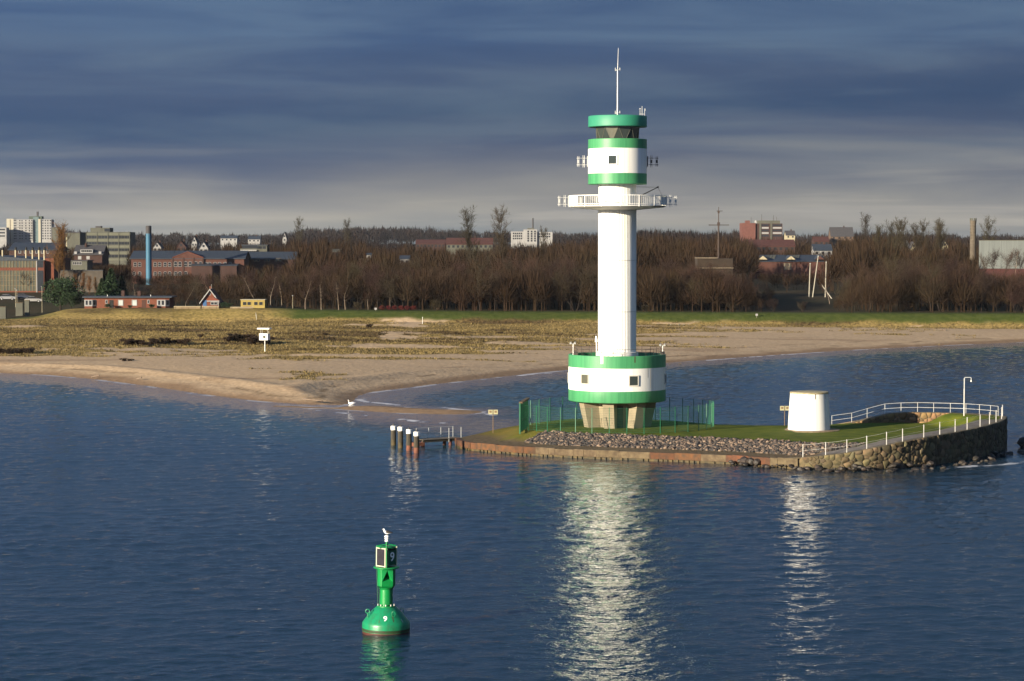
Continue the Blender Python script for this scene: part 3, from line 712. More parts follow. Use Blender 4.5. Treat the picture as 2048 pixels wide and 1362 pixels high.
# boulders at the foot of the rampart
bm_ = [blobmesh('boulder', M['boulder'], 40 + i, squash=.72, jag=.15, sub=2) for i in range(6)]
bl = [(x_, random.uniform(.2, 2.2)) for x_ in np.linspace(1475, 2000, 84)]
for px1, off in bl:
    x, y, z, rz = frpoint(px1)
    s_ = random.uniform(.3, .7) * (1.0 if px1 > 1600 else .75)
    if px1 < 1600: off = off * .45 + .1
    o_ = link('boulder', random.choice(bm_), None, (x + math.sin(rz) * (off + .1), y - math.cos(rz) * (off + .1), random.uniform(-.12, .12) + max(0, .3 - off * .2)), (random.uniform(-.4, .4), random.uniform(-.4, .4), random.uniform(0, 6)), (s_ * random.uniform(.9, 1.5), s_, s_ * random.uniform(.7, 1)))
    tag(o_, 'dark wet boulder at the foot of the rampart', 'boulder', 'boulders along the foot of the rampart')
for bx, by, bz, s_ in ((48.9, 216.2, .35, 2.2), (50.4, 217.6, .45, 2.4), (51.8, 216.2, .3, 1.9), (47.6, 211.6, .05, 1.3), (49.2, 212.6, .1, 1.5), (50.6, 211.6, .0, 1.5), (48.3, 214.4, .05, 1.2), (52.6, 213.0, .1, 1.6), (46.9, 209.6, -.05, 1.1), (49.6, 209.6, -.1, 1.2), (52.0, 210.4, .0, 1.4)):
    o_ = link('boulder', random.choice(bm_), None, (bx, by, bz), (random.uniform(-.3, .3), random.uniform(-.3, .3), random.uniform(0, 6)), (s_ * 1.1, s_, s_ * .85))
    tag(o_, 'dark boulder heaped in the sea off the islet tip', 'boulder', 'boulders off the islet tip')
for bx, s_ in ((1488, .95), (1500, .8), (1512, .7)):
    x, y, z, rz = frpoint(bx)
    tag(link('boulder', bm_[2], None, (x + .1, y - .55, .35), (.3, .2, bx), (s_ * 1.2, s_, s_ * 1.2)), 'brown boulder piled against the quay panels', 'boulder', 'boulders against the quay')

# rubble slope: far too many stones to count
protos = []
for i in range(7):
    b_ = blob(90 + i, 1, .8, .26); b_.verts.ensure_lookup_table()
    protos.append((np.array([v.co[:] for v in b_.verts]), np.array([[v.index for v in f.verts] for f in b_.faces]))); b_.free()
cx_ = rng.uniform(1.2, 30.5, 45000); cy_ = rng.uniform(197, 217, 45000)
d_, z_ = along(cx_, cy_, FXY, FT)
ok = (d_ > 3.2) & (d_ < 7.3) & inside(cx_, cy_, OXY) & ~((cx_ < 3.5) & (d_ > 3.4 + (cx_ - 1.2) * 1.9)) & ((d_ < 6.4) | (rng.random(45000) < .5))
cx_, cy_ = cx_[ok][:7000], cy_[ok][:7000]; cz_ = HI(cx_, cy_)
RV, RF, o = [], [], 0
for x, y, z_ in zip(cx_, cy_, cz_):
    pv, pf = random.choice(protos); sc = random.uniform(.18, .40)
    a = random.uniform(0, 6.28); ca, sa = math.cos(a), math.sin(a)
    v = pv * sc; tl = random.uniform(-.6, .6); ct, st_ = math.cos(tl), math.sin(tl)
    v = np.stack([v[:, 0], v[:, 1] * ct - v[:, 2] * st_, v[:, 1] * st_ + v[:, 2] * ct], 1)
    v = np.stack([v[:, 0] * ca - v[:, 1] * sa, v[:, 0] * sa + v[:, 1] * ca, v[:, 2]], 1)
    RV.append(v + np.array([x, y, z_ + sc * random.uniform(.05, .3)])); RF.append(pf + o); o += len(pv)
me = npmesh('rubble', np.concatenate(RV), np.concatenate(RF), M['rubble'])
# every stone its own tone
tone = np.repeat(rng.random(len(RV)), [len(v) for v in RV]).astype(np.float32)
a_ = me.attributes.new('tone', 'FLOAT', 'POINT'); a_.data.foreach_set('value', tone)
t = M['rubble'].node_tree; an = t.nodes.new('ShaderNodeAttribute'); an.attribute_name = 'tone'
rr = t.nodes.new('ShaderNodeValToRGB'); t.links.new(an.outputs['Fac'], rr.inputs[0])
rr.color_ramp.elements[0].color = (.020, .020, .021, 1); rr.color_ramp.elements[1].color = (.21, .152, .108, 1)
x = rr.color_ramp.elements.new(.45); x.color = (.046, .040, .036, 1); x = rr.color_ramp.elements.new(.75); x.color = (.115, .080, .058, 1)
t.links.new(rr.outputs[0], t.nodes['Principled BSDF'].inputs['Base Color'])
tag(link('rubble_slope', me), 'slope of grey and pink rubble stones below the lighthouse lawn', 'rubble', None, 'stuff')

# ------------------------------------------------------------------ lighthouse
TX, TY = TOWER; TG = HIs(TX, TY)
def tz(py): return DZ(py, 222.0) - TG        # height above the tower's ground
lh = thing('lighthouse', 'tall white round lighthouse with green bands, gallery and glazed control cabin', 'lighthouse', (TX, TY, TG))
def ap(a): return Vector((math.sin(a), -math.cos(a), 0))     # bearing: 0 faces the ship, + to the right
z_db, z_g1, z_w1, z_dt = tz(801), tz(777.5), tz(732.5), tz(708)
RD = 4.70
# base: core and seven leaning piers
MB().lathe([(2.0, -.4), (2.35, z_db + .05)], 24).build('base_core', M['concrete'], lh, 40)
for k in range(7):
    a = R(-67 + k * 360 / 7); d = ap(a); s_ = Vector((d.y, -d.x, 0)) * -1
    w = 1.02
    mb = MB(); vs = []
    for z, ro in ((-.5, 3.15), (z_db + .06, 3.82)):
        for r_, sg_ in ((1.6, -1), (ro, -1), (ro, 1), (1.6, 1)):
            q_ = d * r_ + s_ * (w / 2 * sg_ * (1.0 if z < 0 else 1.08)); vs.append((q_.x, q_.y, z))
    mb.add(vs, [(3, 2, 1, 0), (4, 5, 6, 7), (0, 1, 5, 4), (1, 2, 6, 5), (2, 3, 7, 6), (3, 0, 4, 7)])
    mb.build('pier', M['concrete'], lh)
MB().box(0, -2.3, 1.0, .95, .12, 2.1, R(8)).build('door', M['darkmetal'], lh)
# drum
MB().lathe([(.1, z_db), (RD - .14, z_db), (RD - .02, z_db + .06), (RD, z_db + .10), (RD, z_g1)], 96).build('lower_green_band', M['green'], lh, 40)
MB().lathe([(RD, z_g1), (RD, z_w1)], 96).build('drum_wall', M['white'], lh, 40)
MB().lathe([(RD, z_w1), (RD, z_dt - .03), (RD - .03, z_dt), (RD - .22, z_dt), (RD - .25, z_dt - .55)], 96).build('upper_green_band', M['green'], lh, 40)
MB().lathe([(RD - .24, z_dt - .52), (1.2, z_dt - .42)], 64).build('drum_roof', M['darkroof'], lh, 40)
# white guano run and rust runs on the rim
def run(parent, a, w, z0, z1, r_, m):
    mb = MB(); mb.lathe([(r_, z1), (r_, z0)], 4, a0=a - w / 2, a1=a + w / 2); return mb.build('stain', m, parent)
run(lh, R(-20.5), .055, z_dt - .72, z_dt - .01, RD + .006, M['whiteplain'])
run(lh, R(18.5), .022, z_dt - .62, z_dt - .02, RD + .006, M['rust'])
run(lh, R(40), .012, z_g1 + .3, z_w1 - .02, RD + .006, mat('faint_rust', (.62, .52, .36)))
run(lh, R(36), .008, z_w1 - .9, z_w1 - .02, RD + .006, M['capstone'])
def window(parent, a, r_, z, w, h, fm, gm, fr_=.11, depth=.05, name='window'):
    mb = MB(); rz = a
    d = ap(a); t = Vector((math.cos(a), math.sin(a), 0))
    f = link(name, None, parent) if False else None
    sides = [(0, h / 2 - fr_ / 2, w, fr_), (0, -h / 2 + fr_ / 2, w, fr_), (-w / 2 + fr_ / 2, 0, fr_, h - 2 * fr_), (w / 2 - fr_ / 2, 0, fr_, h - 2 * fr_)]
    for sx_, sz_, ww, hh in sides:
        p = d * r_ + t * sx_; mb.box(p.x, p.y, z + sz_, ww, depth * 2.4, hh, a)
    o_ = mb.build(name, fm, parent)
    p = d * (r_ + .01); MB().box(p.x, p.y, z, w - 2 * fr_, .05, h - 2 * fr_, a).build('pane', gm, o_)
    return o_
zwin = (DZ(761, 217.6)) - TG
for k, a in enumerate((-43, 17, 77, 137, 197, 257)):
    window(lh, R(a), RD + .0, zwin + (-.02 if a > 0 else .08), 1.0, 1.02, M['frame'], M['glass'] if a != -43 else M['panegrey'], .09)
# shaft: fluted wall
z_sh0, z_gal, z_cab = z_dt - .55, tz(418), tz(369)
MB().lathe([(1.82, z_sh0), (1.82, z_gal + .1)], 144, flute=.018).build('shaft', M['white'], lh)
for z in (tz(623), tz(521)):
    MB().lathe([(1.85, z), (1.855, z + .02), (1.85, z + .04)], 96).build('shaft_joint', M['frame'], lh)
MB().lathe([(1.79, z_gal + .1), (1.79, z_cab + .05)], 144, flute=.018).build('upper_shaft', M['white'], lh)
MB().lathe([(2.05, z_sh0 + .02), (2.05, z_sh0 + .75), (1.82, z_sh0 + .80)], 64).build('shaft_collar', M['white'], lh, 40)
# gallery
z_fl, z_rt = tz(412.5), tz(391.5); RG = 4.64
g_ = MB().lathe([(1.85, z_gal - .10), (RG - .18, z_gal + .14), (RG, z_fl - .02), (RG, z_fl + .05), (1.7, z_fl + .05)], 80).build('gallery_floor', M['white'], lh, 30)
MB().lathe([(RG - .03, z_rt - .05), (RG + .03, z_rt - .05), (RG + .03, z_rt + .02), (RG - .03, z_rt + .02), (RG - .03, z_rt - .05)], 80).build('handrail', M['white'], g_)
MB().lathe([(RG - .02, z_fl + .16), (RG + .02, z_fl + .16), (RG + .02, z_fl + .21), (RG - .02, z_fl + .21), (RG - .02, z_fl + .16)], 80).build('bottom_rail', M['white'], g_)
mb = MB()
for i in range(120):
    a = 2 * PI * i / 120; p = ap(a) * RG; mb.box(p.x, p.y, (z_fl + z_rt) / 2, .024, .02, z_rt - z_fl - .1, a)
o_ = mb.build('balusters', M['white'], g_); o_['kind'] = 'stuff'
for i in range(16):
    a = 2 * PI * i / 16 + .02; p = ap(a) * (RG + .02); MB().box(p.x, p.y, (z_fl + z_rt) / 2 - .03, .08, .06, z_rt - z_fl + .1, a).build('railing_post', M['white'], g_)
for a0, a1 in ((R(-108), R(-58)), (R(58), R(112))):
    MB().lathe([(RG - .045, z_fl + .1), (RG - .045, z_rt - .06)], 20, a0=a0, a1=a1).build('solid_panel', M['white'], g_)
mb = MB(); mb.box(3.55, -2.6, z_fl - .04, 1.5, .8, .10, R(40)); mb.build('hatch', M['darkmetal'], g_)
# davit on the gallery
mb = MB(); mb.tube((2.35, .6, z_rt + .05), (3.95, .9, tz(374)), .05, .04, 8); mb.tube((1.75, .3, tz(373.5)), (3.95, .9, tz(374)), .018, .018, 5); mb.tube((3.95, .9, tz(374)), (4.4, 1.1, z_rt), .016, .016, 5); mb.box(3.95, .9, tz(374), .18, .14, .16)
mb.tube((2.35, .6, z_fl), (2.35, .6, z_rt + .1), .06, .06, 8)
mb.build('davit', M['darkmetal'], lh)
# head
RH = 2.83; z1, z2, z3, z4, z5, z6 = tz(369), tz(347.5), tz(298), tz(279), tz(254.5), tz(232.5)
MB().lathe([(1.7, z1), (RH - .05, z1), (RH, z1 + .05), (RH, z2)], 72).build('cabin_lower_band', M['green'], lh, 40)
MB().lathe([(RH, z2), (RH, z3)], 72).build('cabin_wall', M['white'], lh, 40)
MB().lathe([(RH, z3), (RH, z4 - .03), (RH - .03, z4), (RH - .16, z4), (RH - .18, z4 - .35), (1.0, z4 - .35)], 72).build('cabin_upper_band', M['green'], lh, 40)
window(lh, R(-12.2), RH, (tz(321.5)), .95, .98, M['whiteplain'], M['glass'], .10)
window(lh, R(108), RH, (tz(321.5)), .95, .98, M['whiteplain'], M['glass'], .10)
MB().lathe([(1.2, z5 - .02), (RH - .06, z5), (RH - .01, z5 + .05), (RH - .01, z6 - .06), (RH - .06, z6), (.05, z6 + .10)], 72).build('cap', M['greencap'], lh, 40)
# leaning glazing between zig-zag bars
rb, rt = 1.98, 2.16; zb, zt_ = z4 - .34, z5 - .01; n_ = 10
gl = MB().lathe([(rb - .03, zb), (rb + .06, z4 - .25), (rb + .03, z4 - .20)], 40).build('glazing_sill', M['green'], lh)
mb = MB()
for i in range(n_):
    a, b, c = 2 * PI * (i - .5) / n_, 2 * PI * i / n_, 2 * PI * (i + .5) / n_
    p0, p1 = ap(a) * rb, ap(c) * rb; q0 = ap(b) * rt
    for P0, P1 in ((p0, q0), (p1, q0)):
        MB().tube((P0.x, P0.y, zb), (P1.x, P1.y, zt_), .026, .026, 6).build('glazing_bar', M['bgrey'], lh)
    MB().add([(p0.x, p0.y, zb), (p1.x, p1.y, zb), (q0.x, q0.y, zt_), (p0.x * .985, p0.y * .985, zb), (p1.x * .985, p1.y * .985, zb), (q0.x * .985, q0.y * .985, zt_)], [(0, 1, 2), (5, 4, 3), (0, 3, 4, 1), (1, 4, 5, 2), (2, 5, 3, 0)]).build('pane', M['glass'], lh)
    q1 = ap(2 * PI * (i + 1) / n_) * rt
    MB().add([(p1.x, p1.y, zb), (q1.x, q1.y, zt_), (q0.x, q0.y, zt_), (p1.x * .985, p1.y * .985, zb), (q1.x * .985, q1.y * .985, zt_), (q0.x * .985, q0.y * .985, zt_)], [(0, 1, 2), (5, 4, 3), (0, 3, 4, 1), (1, 4, 5, 2), (2, 5, 3, 0)]).build('pane', M['panegrey'] if i in (9,) else M['glass'], lh)
# aerial mast on the cap
mb = MB(); zt0 = z6 + .05
mb.tube((0, 0, zt0), (0, 0, tz(140)), .075, .05, 10); mb.tube((0, 0, tz(140)), (.06, 0, tz(96)), .026, .012, 8)
am = mb.build('aerial_mast', M['steel'], lh)
mb = MB()
for z in (tz(140), tz(226)):
    mb.box(0, 0, z, .5, .08, .08); mb.box(0, 0, z, .08, .5, .08)
    for sx_ in (-.22, .22): mb.tube((sx_, 0, z - .1), (sx_, 0, z + .22), .03, .03, 6)
mb.build('mast_collar', M['steel'], am)
mb = MB()
for x_, h_ in ((2.15, .75), (2.35, .95), (2.6, .55)):
    mb.tube((x_, -.2, z6), (x_, -.2, z6 + h_), .022, .022, 6)
mb.box(2.15, -.2, z6 + .72, .16, .06, .06); mb.box(2.62, -.2, z6 + .62, .1, .1, .2); mb.box(2.35, -.2, z6 + .2, .5, .05, .05)
mb.build('weather_sensors', M['steel'], lh)
# dipole arrays
def dipoles(x_, z, sg_, m):
    mb = MB(); y_ = -.1
    for dz in (-.32, .32): mb.tube((x_, y_, z + dz), (x_ + sg_ * 1.12, y_, z + dz), .022, .022, 6)
    for dx, hh in ((.42, 1.15), (.95, 1.0)):
        for e_ in (-.07, .07): mb.tube((x_ + sg_ * dx + e_, y_, z - hh / 2), (x_ + sg_ * dx + e_, y_, z + hh / 2), .022, .022, 6)
        mb.box(x_ + sg_ * dx, y_, z, .2, .07, .3)
        for dz in (-.32, .32): mb.box(x_ + sg_ * dx, y_, z + dz, .22, .06, .07)
    mb.box(x_ + sg_ * .06, y_, z, .10, .10, 1.0)
    mb.build('dipole_aerial', m, lh)
dipoles(-RH, tz(323), -1, M['steel']); dipoles(RH, tz(323), 1, M['darkmetal'])
dipoles(-RG - .02, tz(402), -1, M['steel']); dipoles(RG + .02, tz(402), 1, M['steel'])
# flood lamps and rail on the drum roof
for a, h_ in ((R(-74), 1.05), (R(78), .85)):
    p = ap(a) * (RD - .25); mb = MB(); zz = z_dt
    mb.tube((p.x, p.y, zz - .45), (p.x, p.y, zz + h_), .045, .045, 8)
    for s_ in (-1, 1):
        mb.tube((p.x + .2 * s_ - .05, p.y - .12, zz + h_ + .04), (p.x + .2 * s_, p.y + .08, zz + h_ + .14), .11, .07, 10)
    mb.box(p.x, p.y, zz + h_, .55, .05, .05)
    mb.build('floodlight', M['steel'], lh)
    mb = MB(); mb.box(p.x * .97 + .12, p.y - .1, zz + .12, .4, .3, .35); mb.build('floodlight_box', M['darkmetal'], lh)
mb = MB()
for k in range(24):
    a = 2 * PI * k / 24 + .13; p = ap(a) * (RD - .45)
    mb.tube((p.x, p.y, z_dt - .5), (p.x, p.y, z_dt + .62), .02, .02, 5)
    q_ = ap(a + 2 * PI / 24) * (RD - .45)
    for zz in (z_dt + .3, z_dt + .62): mb.tube((p.x, p.y, zz), (q_.x, q_.y, zz), .016, .016, 5)
mb.build('roof_railing', M['darkmetal'], lh)
mb = MB(); p = ap(R(-86)) * 2.0
mb.tube((p.x, p.y, z_dt - .4), (p.x, p.y, z_dt + 1.3), .05, .05, 8); mb.tube((p.x, p.y - .05, z_dt + 1.2), (p.x - .05, p.y - .2, z_dt + 1.75), .16, .06, 10); mb.build('fog_horn', M['whiteplain'], lh)

# ------------------------------------------------------------------ ring fence
fc = (TX + .0, TY); RF_ = 9.33; nb = 36
fe = thing('mesh_fence', 'green wire mesh fence ringing the lighthouse foot', 'fence', (fc[0], fc[1], HIs(*fc)))
zc = fe.location.z; post = {}
for k in range(nb):
    a = 2 * PI * k / nb + R(3); p = ap(a) * RF_; g0 = HIs(fc[0] + p.x, fc[1] + p.y) - zc; post[k] = (p, g0)
    if 245 < math.degrees(a) % 360 < 262: pass
    MB().box(p.x, p.y, g0 + 1.15, .06, .05, 2.6, a).build('fence_post', M['fence'], fe)
for k in range(nb):
    p, g0 = post[k]; q_, g1 = post[(k + 1) % nb]; mb = MB()
    for j in range(11):
        h_ = .12 + j * .225; mb.tube((p.x, p.y, g0 + h_), (q_.x, q_.y, g1 + h_), .0065 if j not in (0, 10) else .013, None, 3, 0, False)
    for j in range(1, 14):
        t = j / 14; b_ = p + (q_ - p) * t; gz = g0 + (g1 - g0) * t; mb.tube((b_.x, b_.y, gz + .1), (b_.x, b_.y, gz + 2.38), .004, None, 3, 0, False)
    mb.build('mesh_panel', M['fence'], fe)
gx_, gy_ = DX(1041.5, 216.5), 216.5; gl_ = 6.2; grz = math.atan2(6.0, DX(1055.5, 222.5) - gx_)
gate = thing('fence_gate', 'green barred sliding gate with pale top board at the fence corner', 'gate', (gx_, gy_, HIs(gx_ + .3, gy_ + 3)), grz)
mb = MB()
for j in range(48): mb.tube((j * gl_ / 47, 0, .1), (j * gl_ / 47, 0, 2.75), .028, .028, 5)
mb.build('gate_bars', M['fence'], gate)
for z_ in (.1, 1.1, 2.72): MB().box(gl_ / 2, 0, z_, gl_, .07, .08).build('gate_rail', M['fence'], gate)
for x_ in (0, gl_): MB().box(x_, .08, 1.35, .12, .12, 2.9).build('gate_post', M['fence'], gate)
MB().box(gl_ / 2, 0, 2.86, gl_, .34, .14).build('top_board', M['capstone'], gate)

# ------------------------------------------------------------------ old tower stump
sx0, sy0 = DX(1620, 218), 218.0
st = thing('tower_stump', 'squat white conical stump of an old tower with mossy flat top', 'tower stump', (sx0, sy0, HIs(sx0, sy0)))
hs = DZ(786, 218) - st.location.z
MB().lathe([(2.0, -.2), (1.99, .25), (1.93, hs * .4), (1.83, hs * .85), (1.79, hs)], 48).build('wall', M['white'], st, 40)
mb = MB(); rnd = random.Random(4); prof = []
mb.lathe([(1.81, hs - .02), (1.84, hs + .05), (1.79, hs + .13), (1.3, hs + .16), (.02, hs + .20)], 40).build('mossy_cap', mat('moss_cap', (.20, .16, .06), (.34, .30, .22), .95, 3, .03, 8), st, 30)
for aa, ww, dl in ((-30, .03, .9), (-8, .018, .5), (12, .05, .7), (26, .02, 1.3), (48, .035, 1.0), (-55, .03, .6), (60, .02, 1.6)):
    MB().lathe([(1.797, hs - .01), (1.797 + .055 * dl, hs - dl)], 3, a0=R(aa) - ww / 2, a1=R(aa) + ww / 2).build('stain', M['frame'] if aa % 4 else M['capstone'], st)
MB().lathe([(2.02, -.15), (2.9, -.12), (2.9, .02), (2.0, .05)], 32).build('paved_ring', M['gravel'], st)

# ------------------------------------------------------------------ railings, lamp post
def railing(name, label, pts, heights, rails, pr, rr_, group=None, pm='railwhite'):
    ox_, oy_, oz_ = pts[len(pts) // 2]; t_ = thing(name, label, 'railing', (ox_, oy_, oz_), 0, group)
    for (x, y, z), h_ in zip(pts, heights): MB().box(x - ox_, y - oy_, z - oz_ + h_ / 2 - .05, pr, pr, h_ + .1).build('post', M[pm], t_)
    for f in rails:
        mb = MB()
        for (a, ha), (b, hb) in zip(zip(pts[:-1], heights[:-1]), zip(pts[1:], heights[1:])):
            m_ = ((a[0] + b[0]) / 2 - ox_, (a[1] + b[1]) / 2 - oy_, (a[2] + b[2]) / 2 - oz_ + f * (ha + hb) / 2 - (.03 if rr_ < .02 else 0))
            A_ = (a[0] - ox_, a[1] - oy_, a[2] - oz_ + ha * f); B_ = (b[0] - ox_, b[1] - oy_, b[2] - oz_ + hb * f)
            mb.tube(A_, m_, rr_, rr_, 5); mb.tube(m_, B_, rr_, rr_, 5)
        mb.build('rail', M[pm], t_)
    return t_
fp = []
for px1 in (1606, 1653, 1697, 1737, 1778, 1811, 1854, 1886, 1917, 1941, 1967, 1986, 1999):
    x, y, z, rz = frpoint(px1, .22); fp.append((x, y, z))
fp += [(46.0, 215.6, 2.72), (46.8, 219.0, 2.70)]
railing('seaward_railing', 'white posts and wires along the seaward top of the rampart', fp, [1.12] * len(fp), (.95, .52), .062, .009)
bp_ = []
for x, y, z in ((31.6, 226.75, 1.25), (33.6, 227.0, 1.5), (35.2, 227.5, 1.9), (37.0, 227.75, 2.35), (38.6, 227.75, 2.45), (40.2, 227.5, 2.5), (41.7, 227.0, 2.5), (43.2, 226.2, 2.52), (44.5, 225.0, 2.55), (45.5, 223.4, 2.58), (46.2, 221.6, 2.62), (46.6, 220.0, 2.66)):
    bp_.append((x, y, z))
railing('landward_railing', 'white two-bar pipe railing above the landward stone parapet', bp_, [.95] * len(bp_), (1.0, .5), .042, .021)
lx, ly = DX(1931, 222.5), 222.5
lp = thing('lamp_post', 'slim white lamp post with bent arm on the rampart lawn', 'lamp post', (lx, ly, HIs(lx, ly)))
MB().tube((0, 0, -.1), (0, 0, 2.6), .065, .065, 10).build('lower_tube', M['railwhite'], lp)
mb = MB(); mb.tube((0, 0, 2.6), (0, 0, 3.62), .05, .05, 8); mb.path([(0, 0, 3.62), (.08, 0, 3.7), (.6, 0, 3.7), (.66, 0, 3.64), (.66, 0, 3.4)], .032, 8); mb.build('arm', M['railwhite'], lp)
MB().tube((.66, 0, 3.45), (.66, 0, 3.28), .05, .09, 10).build('lamp_head', M['steel'], lp)

# signs
def sign(px1, pyb, Yd, h_, label):
    x = DX(px1, Yd); t_ = thing('notice_sign', label, 'sign', (x, Yd, HIs(x, Yd)))
    MB().tube((0, 0, -.1), (0, 0, h_), .035, .035, 8).build('pole', M['signback'], t_)
    for s_ in (-1, 1):
        o_ = MB().box(.25 * s_, -.05, h_ - .25, .42, .04, .44).build('board', M['sign'], t_)
        MB().box(.25 * s_, -.075, h_ - .22, .22, .012, .2).build('symbol', M['signback'], o_)
sign(986, 862, 222.6, 2.3, 'yellowish twin notice boards on a rusty pole at the grassy islet point')
sign(1571, 850, 224.0, 2.0, 'twin notice boards on a pole close beside the white tower stump')

# ------------------------------------------------------------------ mooring piles and jetty
for i, (px1, pyb, hgt) in enumerate(((787, 889, 1.78), (801, 895, 1.95), (818, 901.5, 1.98), (833, 906, 1.95))):
    b = P(px1, pyb, 0)
    t_ = thing('mooring_pile', 'black timber mooring pile with white band, ' + ('outermost of the four' if i == 0 else 'second from the open water' if i == 1 else 'third from the open water' if i == 2 else 'nearest to the jetty deck'), 'mooring pile', (b.x, b.y, 0), 0, 'mooring piles beside the jetty')
    MB().lathe([(.27, -2.5), (.26, .0), (.255, .52)], 14).build('weathered_foot', M['redtimber'] if i in (2, 3) else M['weed'], t_, 40)
    MB().lathe([(.265, .5), (.25, hgt - .36)], 14).build('shaft', M['timber'], t_, 40)
    MB().lathe([(.262, hgt - .38), (.262, hgt), (.03, hgt + .03)], 14).build('white_band', M['whiteplain'], t_, 40)
    MB().lathe([(.09, hgt), (.09, hgt + .18), (.01, hgt + .2)], 10).build('top_pin', M['darkmetal'], t_, 40)
b0 = P(838, 893, 0); b1 = Vector((FXY[0][0] + .1, FXY[0][1] + .9, 0)); jl = (b1 - b0).length; jr = math.atan2(b1.y - b0.y, b1.x - b0.x)
jt = thing('jetty', 'short dark timber jetty with thin grey railing leading to the islet', 'jetty', (b0.x, b0.y, .62), jr)
n_ = int(jl / .26)
for i in range(n_): MB().box((i + .5) * jl / n_, 0, .04, jl / n_ - .015, 1.5, .06).build('deck_plank', M['deck'], jt)
for y_ in (-.6, .6): MB().box(jl / 2, y_, -.1, jl, .18, .2).build('beam', M['timber'], jt)
for x_ in (.15, jl * .72):
    for y_ in (-.5, .5): MB().tube((x_, y_, -2.5), (x_, y_, -.12), .17, .17, 10).build('support_pile', M['pink'] if (x_ > 1 and y_ < 0) else M['redtimber'], jt)
MB().box(-.5, -.15, -.35, 1.2, 1.4, .35).build('fender', M['redtimber'], jt)
for i in range(4):
    x_ = .15 + i * (jl - .3) / 3; MB().tube((x_, .7, 0), (x_, .7, 1.08), .028, .028, 6).build('rail_post', M['steel'], jt)
for h_ in (1.06, .55): MB().tube((.1, .7, h_), (jl - .1, .7, h_), .02, .02, 6).build('rail', M['steel'], jt)
for i in (2, 3):
    x_ = .15 + i * (jl - .3) / 3; MB().tube((x_, -.72, -.3), (x_, -.72, 1.08), .03, .03, 6).build('rail_post', M['steel'], jt)

# ------------------------------------------------------------------ buoy
B = P(772, 1264, 0); by0 = B.y
bu = thing('light_buoy', 'bright green steel light buoy marked 9 with solar panels', 'buoy', (B.x, B.y, 0), 0)
bu.rotation_euler = (0, R(.6), 0)
sc_ = FPX / by0
MB().lathe([(.6, -1.1), (1.16, -.5), (1.175, -.05), (1.175, .11)], 56).build('red_waterline', mat('buoy_boot_top', (.07, .02, .012), (.035, .014, .01), .6, 2), bu, 40)
body = MB().lathe([(1.18, .09), (1.185, .42), (1.17, .50), (1.10, .60), (.74, 1.04), (.55, 1.22), (.42, 1.30), (.34, 1.33)], 64).build('float_body', M['buoyteal'], bu, 25)
MB().lathe([(1.179, .10), (1.188, .14), (1.189, .20), (1.184, .24)], 64).build('slime_line', mat('buoy_slime', (.012, .045, .016), (.03, .025, .012), .6, 3, stretch=(2, 2, 3)), bu, 40)
for aa, ww, z0_, z1_ in ((24, .035, .66, .9), (52, .04, .6, .76), (-16, .025, .62, .74)):
    k0 = lambda z: 1.10 + (.74 - 1.10) * (z - .60) / .44 + .006
    MB().lathe([(k0(z1_), z1_), (k0(z0_), z0_)], 3, a0=R(aa) - ww / 2, a1=R(aa) + ww / 2).build('stain', M['rust'] if aa != 52 else M['steel'], body)
neck = MB().lathe([(.46, 1.27), (.46, 1.33), (.32, 1.33), (.315, 2.13), (.36, 2.20), (.40, 2.24)], 40).build('neck', M['buoy'], bu, 30)
mb = MB()
for k in range(10):
    a = 2 * PI * k / 10; p = ap(a) * .42; mb.tube((p.x, p.y, 1.31), (p.x, p.y, 1.42), .03, .03, 6)
mb.build('flange_bolts', M['steel'], neck)
# upper drum with the three-cornered reflector pockets
a_p = R(10); RU = .445
MB().lathe([(.30, 2.20), (RU, 2.32), (RU, 3.20)], 40, a0=a_p + R(38), a1=a_p + 2 * PI - R(38)).build('reflector_drum', M['buoy'], bu, 30)
d = ap(a_p); s_ = Vector((-d.y, d.x, 0))
def pp(r_, t, z): q_ = d * r_ + s_ * t; return (q_.x, q_.y, z)
hw = RU * math.sin(R(38)); rr_ = RU * math.cos(R(38))
mb = MB()
mb.add([pp(rr_, -hw, 3.2), pp(rr_, hw, 3.2), pp(rr_, hw, 2.32), pp(rr_, -hw, 2.32), pp(rr_ + .02, 0, 3.12), pp(rr_ + .10, -.27, 2.56), pp(rr_ + .10, .27, 2.56), pp(.0, 0, 2.78)],
       [(0, 3, 5), (0, 5, 4), (1, 4, 6), (1, 6, 2), (0, 4, 1), (4, 5, 7), (7, 6, 4), (5, 6, 7), (3, 2, 6, 5)])
mb.add([pp(rr_, -hw, 2.32), pp(rr_, hw, 2.32), pp(.25, .2, 2.2), pp(.25, -.2, 2.2)], [(0, 1, 2, 3)])
mb.build('reflector_pocket', M['buoy'], bu)
MB().tube((.0, 0, 3.0), pp(.28, .05, 2.75), .02, .02, 5).build('reflector_rib', M['buoydark'], bu)
MB().lathe([(.05, 3.19), (.63, 3.19), (.65, 3.21), (.65, 3.24), (.63, 3.26), (.05, 3.26)], 48).build('platform', M['buoy'], bu, 30)
